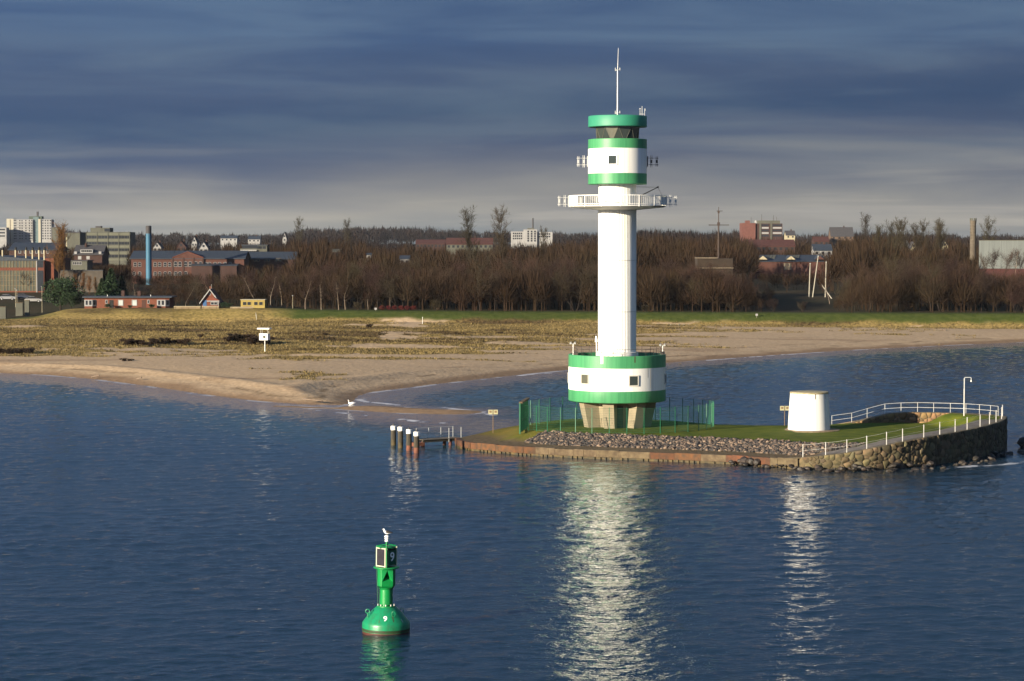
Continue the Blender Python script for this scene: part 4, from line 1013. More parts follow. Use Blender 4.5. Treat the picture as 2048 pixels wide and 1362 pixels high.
# lantern housing: square set of panels
hz0, hz1 = 3.28, 4.22
for k in range(4):
    a = R(-42) + k * PI / 2; rr2 = .375
    p = ap(a) * rr2
    if k in (0, 2):
        o_ = MB().box(p.x, p.y, (hz0 + hz1) / 2, .60, .03, hz1 - hz0 - .04, a).build('solar_panel', M['solar'], bu)
        mb = MB(); t = Vector((math.cos(a), math.sin(a), 0)); q0 = ap(a) * (rr2 + .012)
        for w_ in (-.30, .30): mb.box(q0.x + t.x * w_, q0.y + t.y * w_, (hz0 + hz1) / 2, .05, .05, hz1 - hz0 + .02, a)
        for z_ in (hz0 + .03, hz1 - .03): mb.box(q0.x, q0.y, z_, .55, .045, .045, a)
        mb.build('panel_frame', M['alu'], o_)
    else:
        o_ = MB().box(p.x, p.y, (hz0 + hz1) / 2 - .02, .56, .03, .74, a).build('number_board', M['buoydark'], bu)
for k in range(4):
    a = R(3) + k * PI / 2; p = ap(a) * .50; MB().tube((p.x, p.y, hz0 - .03), (p.x, p.y, hz1 + .07), .028, .028, 6).build('corner_post', M['alu'] if k == 1 else M['buoy'], bu)
MB().lathe([(.02, hz1 - .04), (.44, hz1 - .04), (.44, hz1), (.02, hz1)], 8).build('housing_top', M['buoydark'], bu)
mb = MB()
for k in range(12):
    a = 2 * PI * k / 12; b_ = 2 * PI * (k + 1) / 12; p = ap(a) * .48; q_ = ap(b_) * .48; mb.tube((p.x, p.y, hz1 + .06), (q_.x, q_.y, hz1 + .06), .025, .025, 6)
for k in range(4):
    a = R(3) + k * PI / 2; p = ap(a) * .5; mb.tube((0, 0, hz1 + .14), (p.x, p.y, hz1 + .05), .022, .022, 5)
mb.build('guard_ring', M['buoy'], bu)
MB().tube((0, 0, hz1 - .05), (0, 0, hz1 + .30), .05, .05, 10).build('lantern_stem', M['buoy'], bu)
ln = MB().lathe([(.02, hz1 + .28), (.10, hz1 + .28), (.085, hz1 + .37), (.055, hz1 + .40), (.12, hz1 + .42), (.12, hz1 + .445), (.06, hz1 + .46), (.06, hz1 + .49), (.125, hz1 + .51), (.11, hz1 + .55), (.06, hz1 + .59), (.02, hz1 + .60)], 24).build('lantern', M['whiteplain'], bu, 30)
ltop = hz1 + .59
mb = MB(); p = ap(R(-62)) * 1.0
for k in range(12):
    a, b_ = 2 * PI * k / 12, 2 * PI * (k + 1) / 12
    mb.tube((p.x + .1 * math.cos(a) , p.y, 1.10 + .1 * math.sin(a)), (p.x + .1 * math.cos(b_), p.y, 1.10 + .1 * math.sin(b_)), .03, .03, 6)
mb.tube((p.x, p.y, .8), (p.x, p.y, 1.02), .03, .03, 6); mb.build('lifting_eye', M['buoyteal'], body)
for aa in (28, 118, 160, 215):
    p = ap(R(aa)) * .86; mb = MB()
    for k in range(10):
        a, b_ = 2 * PI * k / 10, 2 * PI * (k + 1) / 10
        mb.tube((p.x + .09 * math.cos(a), p.y - .05, 1.02 + .13 * math.sin(a)), (p.x + .09 * math.cos(b_), p.y - .05, 1.02 + .13 * math.sin(b_)), .018, .018, 5)
    mb.build('lifting_eye', M['buoyteal'], body)
mb = MB()                                   # ladder behind the neck
for s1 in (-.12, .12):
    mb.tube((-.36 + s1 * .3, .16 + s1, 1.2), (-.46 + s1 * .3, .2 + s1, 3.2), .022, .022, 6)
for k in range(7): mb.tube((-.40, .04, 1.4 + k * .27), (-.42, .28, 1.4 + k * .27), .016, .016, 5)
mb.build('ladder', M['buoydark'], bu)
def digit(size):
    cu = bpy.data.curves.new('nine', 'FONT'); cu.body = '9'; cu.size = size; cu.extrude = .004; cu.offset = size * .008; cu.align_x = 'CENTER'; cu.align_y = 'CENTER'
    ob = bpy.data.objects.new('nine', cu); COL.objects.link(ob); bpy.context.view_layer.update()
    me = bpy.data.meshes.new_from_object(ob.evaluated_get(bpy.context.evaluated_depsgraph_get())); bpy.data.objects.remove(ob); return me
dm = digit(.62); dm.materials.append(M['gullwhite'])
a = R(-42) + PI / 2; p = ap(a) * (.375 + .022)
o_ = link('numeral', dm, bu, (p.x, p.y, 3.76), (PI / 2, 0, a))
dm2 = digit(.40); dm2.materials.append(M['gullwhite'])
for v in dm2.vertices:                      # wrapped on the cone of the float
    u_, w_ = v.co.x, v.co.y; z = .80 + w_ * .77; r_ = 1.10 + (.74 - 1.10) * (z - .60) / .44 + .012 + v.co.z; aa = R(0.5) + u_ / r_
    q_ = ap(aa) * r_; v.co = (q_.x, q_.y, z)
link('numeral', dm2, body)

# ------------------------------------------------------------------ gull on the lantern
def loft(rings, n=10, mi=None):
    mb = MB(); vs = []
    for (x, y, z, ry_, rz_, tilt) in rings:
        for i in range(n):
            a = 2 * PI * i / n; lz = math.sin(a) * rz_
            vs.append((x - math.sin(tilt) * lz, y + math.cos(a) * ry_, z + math.cos(tilt) * lz))
    fs = []
    for j in range(len(rings) - 1):
        for i in range(n): fs.append((j * n + i, j * n + (i + 1) % n, (j + 1) * n + (i + 1) % n, (j + 1) * n + i))
    fs += [tuple(range(n - 1, -1, -1)), tuple(range((len(rings) - 1) * n, len(rings) * n))]
    return mb.add(vs, fs)
wl = Matrix.Translation(B) @ Euler((0, R(.6), 0)).to_matrix().to_4x4() @ Vector((0, 0, ltop))
gu = thing('gull', 'black-backed gull perched on the lantern of the buoy', 'bird', wl, R(4)); gu.scale = (.85, .85, .85)
loft([(.30, 0, .125, .012, .008, 0), (.22, 0, .135, .05, .03, 0), (.12, 0, .15, .085, .075, 0), (.02, 0, .155, .10, .095, 0), (-.07, 0, .175, .088, .09, -.3), (-.125, 0, .225, .06, .062, -.8), (-.145, 0, .285, .047, .047, -1.1), (-.15, 0, .33, .046, .046, -.9), (-.175, 0, .352, .046, .044, -.3), (-.21, 0, .350, .032, .032, 0), (-.232, 0, .345, .014, .014, 0)], 12).build('body', M['gullwhite'], gu, 60)
for s1 in (-1, 1):
    loft([(-.08, .075 * s1, .205, .012, .03, -.2), (.0, .095 * s1, .20, .02, .07, -.1), (.10, .09 * s1, .185, .018, .06, -.1), (.22, .055 * s1, .165, .014, .035, -.1), (.36, .02 * s1, .135, .006, .01, 0)], 8).build('wing', M['gulldark'], gu, 60)
    mb = MB(); mb.tube((.01, .035 * s1, .075), (.01, .035 * s1, .0), .008, .008, 6); mb.box(-.015, .035 * s1, .004, .06, .04, .008); mb.build('leg', M['gullyellow'], gu)
loft([(.05, 0, .235, .06, .02, 0), (.14, 0, .215, .05, .02, 0), (.22, 0, .185, .03, .012, 0)], 8).build('back', M['gulldark'], gu, 60)
MB().tube((-.225, 0, .346), (-.285, 0, .335), .014, .004, 6).build('bill', M['gullyellow'], gu)

# white swan in the shallows off the sand tip
sw0 = P(703, 809, 0)
sw = thing('swan', 'white swan sitting in the shallows off the sand tip', 'bird', (sw0.x, sw0.y, .0), R(10)); sw.scale = (.75, .75, .75)
loft([(.62, 0, .22, .03, .02, 0), (.45, 0, .18, .14, .09, 0), (.2, 0, .17, .24, .18, 0), (-.05, 0, .17, .25, .20, 0), (-.28, 0, .16, .19, .17, 0), (-.40, 0, .22, .10, .11, -.6), (-.44, 0, .36, .055, .055, -1.4), (-.42, 0, .52, .045, .045, -1.5), (-.43, 0, .66, .045, .045, -1.2), (-.49, 0, .71, .055, .05, 0), (-.57, 0, .70, .04, .035, 0), (-.62, 0, .69, .015, .015, 0)], 12).build('body', M['gullwhite'], sw, 60)
for s1 in (-1, 1): loft([(-.2, .2 * s1, .26, .04, .08, 0), (.1, .22 * s1, .28, .05, .11, 0), (.4, .13 * s1, .28, .04, .07, 0), (.62, .05 * s1, .27, .01, .02, 0)], 8).build('wing', M['gullwhite'], sw, 60)
MB().tube((-.61, 0, .69), (-.72, 0, .66), .022, .008, 6).build('bill', mat('swan_bill', (.45, .16, .03)), sw)

# ------------------------------------------------------------------ beach: rescue-call post, driftwood
def ground(px1, py1, it=6):
    z = 1.5
    for _ in range(it):
        p = P(px1, py1, z); z = Hs(p.x, p.y)
    return P(px1, py1, z)
g0 = ground(530, 704); k_ = g0.y / FPX
rp = thing('beach_beacon', 'white box on a pole under a flat white roof in the dunes', 'beach beacon', g0, 0)
hh = lambda py1: (704 - py1) * k_
MB().tube((0, 0, -.4), (0, 0, hh(680)), .09, .09, 8).build('pole', M['steel'], rp)
bx0 = MB().box(-.05, 0, hh(673.5), 1.45, 1.2, hh(667) - hh(680), R(-14)).build('box', M['whiteplain'], rp)
a = R(-14); p = Vector((-.05 + .15 * math.cos(a) + math.sin(a) * .62, .15 * math.sin(a) - math.cos(a) * .62, hh(673.5)))
mb = MB(); mb.tube((p.x, p.y, p.z), (p.x + math.sin(a) * .02, p.y - math.cos(a) * .02, p.z), .26, .26, 18); mb.build('round_vent', M['bgrey'], bx0)
MB().box(-.08, 0, hh(657), 2.1, 1.3, .2, R(-14)).build('roof', M['whiteplain'], rp)
for x_, y_ in ((-.65, -.3), (.5, -.6), (-.5, .6), (.6, .35)): MB().tube((x_, y_, hh(667) - .05), (x_, y_, hh(658)), .03, .03, 6).build('strut', M['frame'], rp)
dw = mat('driftwood', (.10, .07, .05), (.17, .125, .09), .9, 2)
for i, (a0, b0_, a1, b1_, r_) in enumerate(((183, 755, 199, 752, .13), (274, 758.5, 283, 756.5, .11), (606, 799, 644, 803, .12), (1822, 650, 1890, 661, .22))):
    p0 = ground(a0, b0_); p1 = ground(a1, b1_); t_ = thing('driftwood_log', ('grey log washed up on the narrow wet beach, long one', 'short log washed up on the narrow wet beach', 'long thin log on the sand by the spit tip', 'dark sleeper groyne running down the wide beach')[i], 'driftwood', p0)
    v = p1 - p0
    MB().tube((0, 0, r_ * .5), (v.x, v.y, v.z + r_ * .6), r_, r_ * .7, 8).build('trunk', dw, t_, 50)
    u = v.normalized(); MB().tube((v.x * .8, v.y * .8, v.z * .8 + r_ * .5), (v.x * .9, v.y * .9 + .2, v.z * .9 + r_ * 3.2), r_ * .35, r_ * .15, 6).build('branch_stub', dw, t_)

# ------------------------------------------------------------------ buildings beyond the dike
REG = []                                    # what the trees in front must leave free: x range, lowest visible row, distance
def bld(name, label, px0, px1, pyt, Yd, depth, wm_, vis, cat='building', rz=0, base=None, side_px=None):
    x0, x1 = DX(px0, Yd), DX(px1, Yd); zb = (min(Hs(x0, Yd), Hs(x1, Yd), Hs(x0, Yd + depth)) - .4) if base is None else base
    t_ = thing(name, label, cat, (x0, Yd, zb), rz); REG.append((px0, px1, vis, Yd))
    w = x1 - x0; h_ = DZ(pyt, Yd) - zb
    if wm_: MB().span(0, w, 0, depth, 0, h_).build('wall', wm_, t_)
    return t_, w, h_, zb
_wm = {}
def panes(t_, xs, zs, w, h_, m, y=-.03, name='window', th=.08):
    k = (round(w, 3), round(h_, 3), m.name, name)
    if k not in _wm: _wm[k] = MB().box(0, 0, 0, w, th, h_).mesh(name, m)
    for z in zs:
        for x in xs: link(name, _wm[k], t_, (x, y, z))
def framed(t_, x, z, w, h_, fm, gm, cols=1, y=0, name='window', f=.1):
    mb = MB()
    for sz_ in (-1, 1): mb.box(x, y - .03, z + sz_ * (h_ - f) / 2, w, .10, f)
    for c in range(cols + 1): mb.box(x - w / 2 + f / 2 + c * (w - f) / cols, y - .028, z, f, .09, h_ - f * 2)
    o_ = mb.build(name, fm, t_)
    for c in range(cols):
        ww = (w - f) / cols; MB().box(x - w / 2 + f / 2 + (c + .5) * ww, y - .012, z, ww - f, .05, h_ - 2 * f).build('pane', gm, o_)
    return o_
def gable(t_, x0, x1, y0, y1, z0, z1, m, over=.25, name='roof', gm=None, th=.18):      # ridge along x
    ym = (y0 + y1) / 2; o_ = over
    s = MB().yprism([(y0 - o_, z0 - o_ * (z1 - z0) / (ym - y0)), (ym, z1), (y1 + o_, z0 - o_ * (z1 - z0) / (ym - y0)), (y1 + o_, z0 - o_ * (z1 - z0) / (ym - y0) - th), (ym, z1 - th), (y0 - o_, z0 - o_ * (z1 - z0) / (ym - y0) - th)], x0 - o_, x1 + o_).build(name, m, t_)
    if gm: MB().yprism([(y0 + .02, z0 - th), (ym, z1 - th - .02), (y1 - .02, z0 - th)], x0 + .01, x1 - .01).build('gable_wall', gm, t_)
    return s
def gabley(t_, x0, x1, y0, y1, z0, z1, m, over=.25, name='roof', gm=None, th=.18):     # ridge along y, gable to the viewer
    xm = (x0 + x1) / 2; o_ = over; k = (z1 - z0) / (xm - x0)
    s = MB().xprism([(x0 - o_, z0 - o_ * k), (xm, z1), (x1 + o_, z0 - o_ * k), (x1 + o_, z0 - o_ * k - th), (xm, z1 - th), (x0 - o_, z0 - o_ * k - th)], y0 - o_, y1 + o_).build(name, m, t_)
    if gm: MB().xprism([(x0 + .02, z0 - th), (xm, z1 - th - .02), (x1 - .02, z0 - th)], y0 + .01, y1 - .01).build('gable_wall', gm, t_)
    return s

# glazed works hall
t_, w, h_, zb = bld('works_hall', 'glazed works hall with orange bands and six capped vent pipes', -190, 88, 521, 640, 30, M['brickorange'], 592, 'factory')
k = 640 / FPX; Z = lambda py: DZ(py, 640) - zb
xs_ = np.arange(.3, w - 1.2, .62)
pan = MB().span(-.1, w - 2.2, -.05, .1, Z(582), Z(541)).build('glass_wall', M['panegrey'], t_); MB().span(-.1, w - 2.2, -.05, .1, Z(535), Z(520.5)).build('glass_wall', M['panegrey'], t_)
MB().span(w - 2.0, w - .2, -.05, .1, Z(582), Z(541)).build('glass_wall', M['pane'], t_); MB().span(w - 2.0, w - .2, -.05, .1, Z(535), Z(520.5)).build('glass_wall', M['pane'], t_)
mm_ = MB().box(0, 0, 0, .11, .14, Z(541) - Z(582)).mesh('mullion', M['beige']); mm2 = MB().box(0, 0, 0, .11, .14, Z(520.5) - Z(535)).mesh('mullion', M['beige'])
for x in np.arange(.3, w - 2.1, .9):
    link('mullion', mm_, t_, (x, -.09, (Z(541) + Z(582)) / 2)); link('mullion', mm2, t_, (x, -.09, (Z(535) + Z(520.5)) / 2))
for py1 in (551, 561, 571): MB().span(-.1, w - 2.2, -.11, -.05, Z(py1) - .03, Z(py1) + .03).build('transom', M['beige'], t_)
MB().span(w - 2.2, w - 1.95, -.2, .05, Z(590), Z(519)).build('white_pier', M['bwhite'], t_)
MB().span(-.3, w + .02, -.03, .02, Z(592), Z(590.5)).build('plinth', M['bgrey'], t_)
n_ = 12; pts_ = [(w * i / n_, h_ + .05 + 1.3 * math.sin(PI * i / n_)) for i in range(n_ + 1)]
MB().xprism([(0, h_ - .05)] + pts_ + [(w, h_ - .05)], -.3, 30).build('arched_roof', M['slate'], t_)
MB().span(w + .005, w + 2.4, 1.5, 26, 0, Z(516.5)).build('end_wing', M['brickorange'], t_)
for px1 in (5, 31, 52, 65, 78, 90):
    x = DX(px1, 644) - t_.location.x
    o_ = MB().lathe([(.24, Z(524)), (.24, Z(500))], 12, (x, 4 if px1 < 88 else 3)).build('vent_pipe', M['cream'], t_, 40)
    MB().lathe([(.30, Z(500.2)), (.34, Z(497)), (.22, Z(494.5)), (.02, Z(494))], 12, (x + .05, 4 if px1 < 88 else 3)).build('pipe_cap', M['black'], o_, 40)

# red brick works behind
t_, w, h_, zb = bld('brick_works', 'dark red brick works with slate gable behind the vent pipes', 18, 112, 499, 860, 22, M['brickdark'], 520, 'factory')
gable(t_, 0, w, 0, 22, h_, h_ + 2.6, M['slate'], .5, gm=M['brickdark'])
Z = lambda py: DZ(py, 860) - zb
for x in np.arange(4.0, w - 1, 2.1): framed(t_, x, Z(503.5), 1.0, 1.3, M['bwhite'], M['pane'], 1, 0, 'window', .16)
# white tower block on the hill
Yd = 2400
t_, w, h_, zb = bld('tower_block', 'white high-rise apartment block with dark stair tower on the far hill', 27, 66, 439, Yd, 14, M['bwhite'], 484, 'apartment block')
Z = lambda py: DZ(py, Yd) - zb; kx = Yd / FPX
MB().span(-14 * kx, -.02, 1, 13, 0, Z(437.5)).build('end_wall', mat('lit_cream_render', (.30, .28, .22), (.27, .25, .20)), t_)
MB().span(-14 * kx + 3.6, -14 * kx + 4.2, .93, 1.0, 0, Z(439)).build('downpipe', M['brickdark'], t_)
MB().span(w + .02, w + 11 * kx, 2, 14, 0, Z(434)).build('stair_tower', mat('stair_glass', (.06, .10, .11), (.10, .13, .13), .4, .5), t_)
MB().span(w + 6 * kx, w + 9 * kx, 4, 7, Z(434), Z(423)).build('chimney', M['darkroof'], t_)
MB().span(w - 9 * kx, w + 17 * kx, 3, 12, Z(438), Z(432.5)).build('roof_plant', mat('roof_plant_green', (.045, .06, .045)), t_)
MB().span(w + 11 * kx + .02, w + 37 * kx, 0, 14, 0, Z(439)).build('wing', M['bwhite'], t_)
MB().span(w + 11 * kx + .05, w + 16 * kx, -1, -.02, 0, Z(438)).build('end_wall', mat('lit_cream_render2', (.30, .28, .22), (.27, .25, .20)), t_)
zs = [Z(441.2 + i * 5.1) for i in range(8)]
panes(t_, [2 * kx, 5 * kx, 13 * kx, 17.5 * kx, 25 * kx, 32 * kx, 37 * kx], zs, 2.2 * kx, 1.3, M['pane'], -.05)
panes(t_, [w + 20 * kx, w + 25 * kx, w + 30 * kx, w + 35 * kx], zs, 2.6 * kx, 1.3, M['pane'], -.05)
for z in zs: MB().span(0, w - .1, -.9, -.1, z - 1.7, z - .75).build('balcony', M['bwhite'], t_)
t_, w, h_, zb = bld('apartment_slab', 'long low white slab block beside the far high-rise', -120, 13, 455, 2380, 14, M['bwhite'], 484, 'apartment block')
Z = lambda py: DZ(py, 2380) - zb
for py1 in (459, 465.5, 472): panes(t_, [w / 2], [Z(py1)], w - 3, 1.5, M['pane'], -.05, 'window_band')
t_, w, h_, zb = bld('blank_block', 'pale grey windowless block right of the far high-rise', 104, 117, 455, 2300, 12, M['bgrey'], 484, 'building')
MB().span(-.3, w + .3, -.3, 12.3, h_, h_ + .6).build('roof_edge', M['slate'], t_)
# grey concrete block
t_, w, h_, zb = bld('concrete_block', 'olive grey concrete block with blank wall behind the golden poplar', 131, 160, 466, 1150, 16, M['bgrey'], 493, 'building')
MB().span(-.2, w + .2, -.2, 16.2, h_, h_ + .35).build('roof_edge', M['darkroof'], t_); MB().span(.3, .8, -.12, 0, h_ - 7, h_ - 2).build('pilaster', M['cream'], t_)
# office block
Yd = 1240
t_, w, h_, zb = bld('office_block', 'five storey grey concrete office block with horizontal window bands', 172, 260, 464, Yd, 18, M['bgrey'], 528, 'office block')
Z = lambda py: DZ(py, Yd) - zb
for a_, b_ in ((471.5, 477), (484, 489), (497, 502), (509.5, 515)):
    MB().span(.3, w - .3, -.06, .05, Z(b_), Z(a_)).build('window_band', M['pane'], t_)
    for x in np.linspace(1.2, w - 1.2, 13): MB().span(x - .05, x + .05, -.10, -.06, Z(b_), Z(a_)).build('mullion', M['bgrey'], t_)
for x in np.linspace(.2, w - .2, 5): MB().span(x - .16, x + .16, -.35, -.02, 0, Z(464.5)).build('column', M['cream'] if False else M['bgrey'], t_)
for a_ in (468, 480.5, 493, 506, 519): MB().span(-.2, w + .2, -.2, .02, Z(a_ + 2.2), Z(a_ - 1.8)).build('spandrel', mat('spandrel%d' % a_, (.105, .105, .075), (.085, .085, .064), .8, .4), t_)
MB().span(w * .08, w * .52, 3, 14, h_, Z(455.5)).build('roof_plant', M['bgrey'], t_); MB().span(w * .18, w * .3, 5, 10, Z(455.5), Z(452)).build('roof_plant', M['darkroof'], t_)
MB().span(w * .4, w * .52, 2.8, 3, h_ + .3, Z(457)).build('louvre', M['pane'], t_)
# gabled brick house
Yd = 900
t_, w, h_, zb = bld('gabled_brick_house', 'brick house with slate roof and white dormer below the office block', 148, 204, 508, Yd, 14, M['brickdark'], 530, 'house')
Z = lambda py: DZ(py, Yd) - zb
s = gable(t_, 0, w, 0, 14, h_, Z(490), M['darkroof'], .5, gm=M['brickdark'])
MB().span(w * .22, w * .66, .3, 5, Z(506), Z(499)).build('dormer', M['bwhite'], t_); panes(t_, list(np.linspace(w * .28, w * .6, 6)), [Z(502)], .55, .75, M['pane'], .28)
for x in (.6, w - .8): MB().span(x - .5, x + .5, -.1, 2, Z(508), Z(503)).build('parapet_end', M['bwhite'], t_)
MB().span(w * .3, w * .36, 5, 7, Z(494), Z(486)).build('chimney', M['brickdark'], t_)
panes(t_, [w * .2, w * .5], [Z(515.5)], 1.3, 1.3, M['bwhite'], -.04)
t_, w, h_, zb = bld('grey_outbuilding', 'grey flat-roofed outbuilding with white window strip', 130, 174, 522, 760, 10, M['bgrey'], 538)
Z = lambda py: DZ(py, 760) - zb
MB().span(-.3, w + .3, -.3, 10.3, h_, h_ + .25).build('flat_roof', M['darkroof'], t_); framed(t_, w * .55, Z(526.5), w * .42, 1.1, M['bwhite'], M['pane'], 5, 0, 'window', .14)
t_, w, h_, zb = bld('yard_wall', 'pale rendered yard wall behind the evergreen trees', 118, 205, 541, 640, .5, M['yardwall'], 560, 'wall')
MB().span(-.1, w + .1, -.1, .6, h_, h_ + .15).build('coping', M['slate'], t_)
# blue chimney
Yd = 738; x = DX(297.3, Yd); zb = Hs(x, Yd) - .3
t_ = thing('blue_chimney', 'tall light blue chimney with dark top beside the brick barracks', 'chimney', (x, Yd, zb)); REG.append((290, 305, 556, Yd))
Z = lambda py: DZ(py, Yd) - zb
MB().lathe([(.95, 0), (.88, Z(467))], 20).build('stack', M['blue'], t_, 40); MB().lathe([(.92, Z(467)), (.92, Z(452)), (.7, Z(451.5)), (.7, Z(455))], 20).build('dark_top', M['darkroof'], t_, 40)
# long brick barracks
Yd = 760
t_, w, h_, zb = bld('brick_barracks', 'long two-storey brick barracks with slate roof and central gable', 262, 488, 516, Yd, 16, M['brick'], 546, 'building')
Z = lambda py: DZ(py, Yd) - zb; XX = lambda px1: DX(px1, Yd) - t_.location.x
gable(t_, 0, w, 0, 16, h_, Z(501.5), M['slate'], .5, gm=M['brick'])
ris = MB().span(XX(345), XX(407), -.45, .5, 0, Z(515)).build('risalit', M['brick'], t_)
MB().xprism([(XX(345), Z(515)), (XX(349), Z(513)), (XX(376), Z(503.5)), (XX(403), Z(513)), (XX(407), Z(515))], -.46, 6).build('gable_front', M['brick'], t_)
for a_, b_, c_, d_ in ((345, 515, 376, 503.2), (376, 503.2, 407, 515)):
    MB().tube((XX(a_), -.5, Z(b_)), (XX(c_), -.5, Z(d_)), .13, .13, 6).build('gable_coping', M['brickorange'], t_)
for x in (XX(346), XX(367), XX(388), XX(406)): MB().span(x - .25, x + .25, -.58, -.44, 0, Z(515)).build('buttress', M['brickdark'], t_)
def archwin(x, z, w_, hw_, y):
    n_ = 7; pts_ = [(x - w_ / 2, z)] + [(x - w_ / 2 * math.cos(PI * i / n_), z + hw_ + w_ * .28 * math.sin(PI * i / n_)) for i in range(n_ + 1)] + [(x + w_ / 2, z)]
    o_ = MB().xprism(pts_, y - .05, y + .02).build('window', M['bwhite'], t_)
    g = .09; pts2 = [(x - (w_ / 2 - g), z + g)] + [(x - (w_ / 2 - g) * math.cos(PI * i / n_), z + hw_ + (w_ * .28 - g) * math.sin(PI * i / n_)) for i in range(n_ + 1)] + [(x + w_ / 2 - g, z + g)]
    MB().xprism(pts2, y - .075, y - .05).build('pane', M['pane'], o_); MB().box(x, y - .09, z + hw_ * .55, w_ - .1, .03, .09).build('glazing_bar', M['bwhite'], o_)
for a_ in (270, 279, 310, 319, 330, 339, 412, 419, 430, 439, 450, 460): archwin(XX(a_), Z(533.5), 1.05, 1.25, 0)
for a_ in (351.5, 360, 371.5, 380.5, 392, 401): archwin(XX(a_), Z(533.5), 1.15, 1.45, -.45)
for a_ in (310, 319, 330, 339, 268, 279): archwin(XX(a_), Z(551.5), 1.05, 1.1, 0)
for a_ in (351.5, 360, 371.5): archwin(XX(a_), Z(551.5), 1.15, 1.1, -.45)
MB().span(XX(386), w - 2, -4, -.02, 0, Z(530.5)).build('lean_to', M['brickdark'], t_); MB().yprism([(-4.3, Z(531.5)), (-.02, Z(528)), (-.02, Z(527.2)), (-4.3, Z(530.8))], XX(386) - .3, w - 1.7).build('lean_to_roof', M['slate'], t_)
t_, w, h_, zb = bld('brick_annexe', 'lower brick wing with slate roof continuing the barracks', 492, 590, 517, 775, 14, M['brickdark'], 527, 'building')
Z = lambda py: DZ(py, 775) - zb
gable(t_, 0, w, 0, 14, h_, Z(503.5), M['slate'], .4, gm=M['brickdark'])
for x in (.18, .25, .39, .46, .62, .69): framed(t_, w * x, Z(520), 1.0, 1.2, M['capstone'], M['pane'], 1, 0, 'window', .15)
# rooftop control room
Yd = 980
t_, w, h_, zb = bld('control_building', 'white and dark glass building like a ship bridge above the slate roofs', 480, 534, 497, Yd, 10, M['bgrey'], 504)
Z = lambda py: DZ(py, Yd) - zb
MB().span(w * .08, w * .64, -.05, 9, h_, Z(491)).build('glazed_storey', M['pane'], t_); MB().span(w * .64, w, -.1, 9, h_ - .4, Z(490.5)).build('tower_room', M['bgrey'], t_)
MB().span(w * .05, w * 1.03, -.6, 9.5, Z(491), Z(489.3)).build('roof', M['slate'], t_); MB().span(w * .02, w * .62, -.9, 0, Z(502), Z(499.5)).build('balcony', M['bwhite'], t_)
panes(t_, [w * .7, w * .76, w * .9], [Z(495)], 1.4, 1.1, M['pane'], -.12)
# small houses and roofs scattered on the rise
def cottage(px0, px1, pye, pyr, Yd, dp, wm_, rm_, label, vis, front=False, chim=True, wins=2, nm='house'):
    t_, w, h_, zb = bld(nm, label, px0, px1, pye, Yd, dp, wm_, vis, 'house'); zr = DZ(pyr, Yd) - zb
    (gabley if front else gable)(t_, 0, w, 0, dp, h_, zr, rm_, .3, gm=wm_)
    for i in range(wins):
        panes(t_, [w * (i + .5) / wins], [h_ - 1.2], min(1.1, w / wins * .5), 1.1, M['pane'], -.04)
    if front and zr - h_ > 2: panes(t_, [w / 2], [h_ + (zr - h_) * .3], 1.0, 1.1, M['pane'], -.03)
    if chim: MB().span(w * .6, w * .6 + .7, dp / 2 - .35, dp / 2 + .35, h_ + (zr - h_) * .6, zr + .9).build('chimney', M['brickdark'], t_)
    return t_
cottage(306, 322, 494, 484, 1100, 9, M['bwhite'], M['darkroof'], 'white gabled house right of the blue chimney', 497, True)
cottage(352, 372, 494, 482, 1120, 9, M['brickdark'], M['tile'], 'brick gabled house with tiled roof among bare trees', 497, True)
cottage(383, 394, 485, 472, 1300, 8, M['bwhite'], M['darkroof'], 'narrow white gabled house on the rise', 490, True)
cottage(398, 416, 496, 483, 1090, 9, M['bwhite'], M['darkroof'], 'white twin-gabled house with steep dark roof', 499, True)
cottage(441, 474, 476, 471, 1700, 10, M['bwhite'], M['slate'], 'low white house with pale slate roof far up the rise', 480, False, False, 4)
cottage(496, 520, 478, 472, 1650, 10, M['bwhite'], M['slate'], 'white house with grey roof above the control building', 482, False, True, 3)
cottage(565, 573, 476, 464, 1500, 8, M['bwhite'], M['darkroof'], 'slim white gable standing alone on the dark slope', 480, True, False, 1)
cottage(660, 681, 503, 498, 950, 8, M['brickdark'], M['bgrey'], 'small flat brick hut showing over the tree belt', 507, False, False, 2)
cottage(733, 742, 509, 506, 900, 6, M['bwhite'], M['slate'], 'tiny white shed among trees below the red roofs', 512, False, False, 1)
cottage(800, 818, 517, 511, 860, 7, M['bwhite'], M['slate'], 'white shed with pale roof among trees', 521, False, False, 2)
cottage(832, 890, 487, 479, 1150, 12, M['brickdark'], M['tile'], 'long low building with red tiled hip roof, left one', 490, False, False, 8)
cottage(893, 985, 488, 475.5, 1120, 12, M['bgrey'], M['tile'], 'long red roofed building behind the tall poplars', 495, False, True, 10)
cottage(1500, 1590, 492, 479, 1000, 12, M['brickdark'], M['tile'], 'long red roofed house below the pink apartment block', 496, False, True, 8)
cottage(1628, 1658, 482, 473, 1250, 10, M['brickdark'], M['tile'], 'brick house with bright red roof on the right rise', 485, False, True, 3)
cottage(1662, 1707, 472, 454, 1500, 12, mat('tan_render', (.10, .065, .045)), M['darkroof'], 'tan house with dark roof on the skyline', 476, False, True, 4)
cottage(1572, 1590, 470, 461, 1520, 10, M['cream'], M['darkroof'], 'cream house with dark roof next to the pink apartment block', 473, False, True, 2)
cottage(1808, 1820, 492, 481, 1050, 8, M['bwhite'], M['darkroof'], 'white gabled house, leftmost of a row on the right rise', 495, True, False, 1)
cottage(1822, 1834, 495, 483, 1040, 8, M['cream'], M['darkroof'], 'cream gabled house, second of a row on the right rise', 498, True, False, 1)
cottage(1884, 1896, 492, 482, 1050, 8, M['cream'], M['darkroof'], 'cream gabled house near the concrete chimney', 495, True, False, 1)
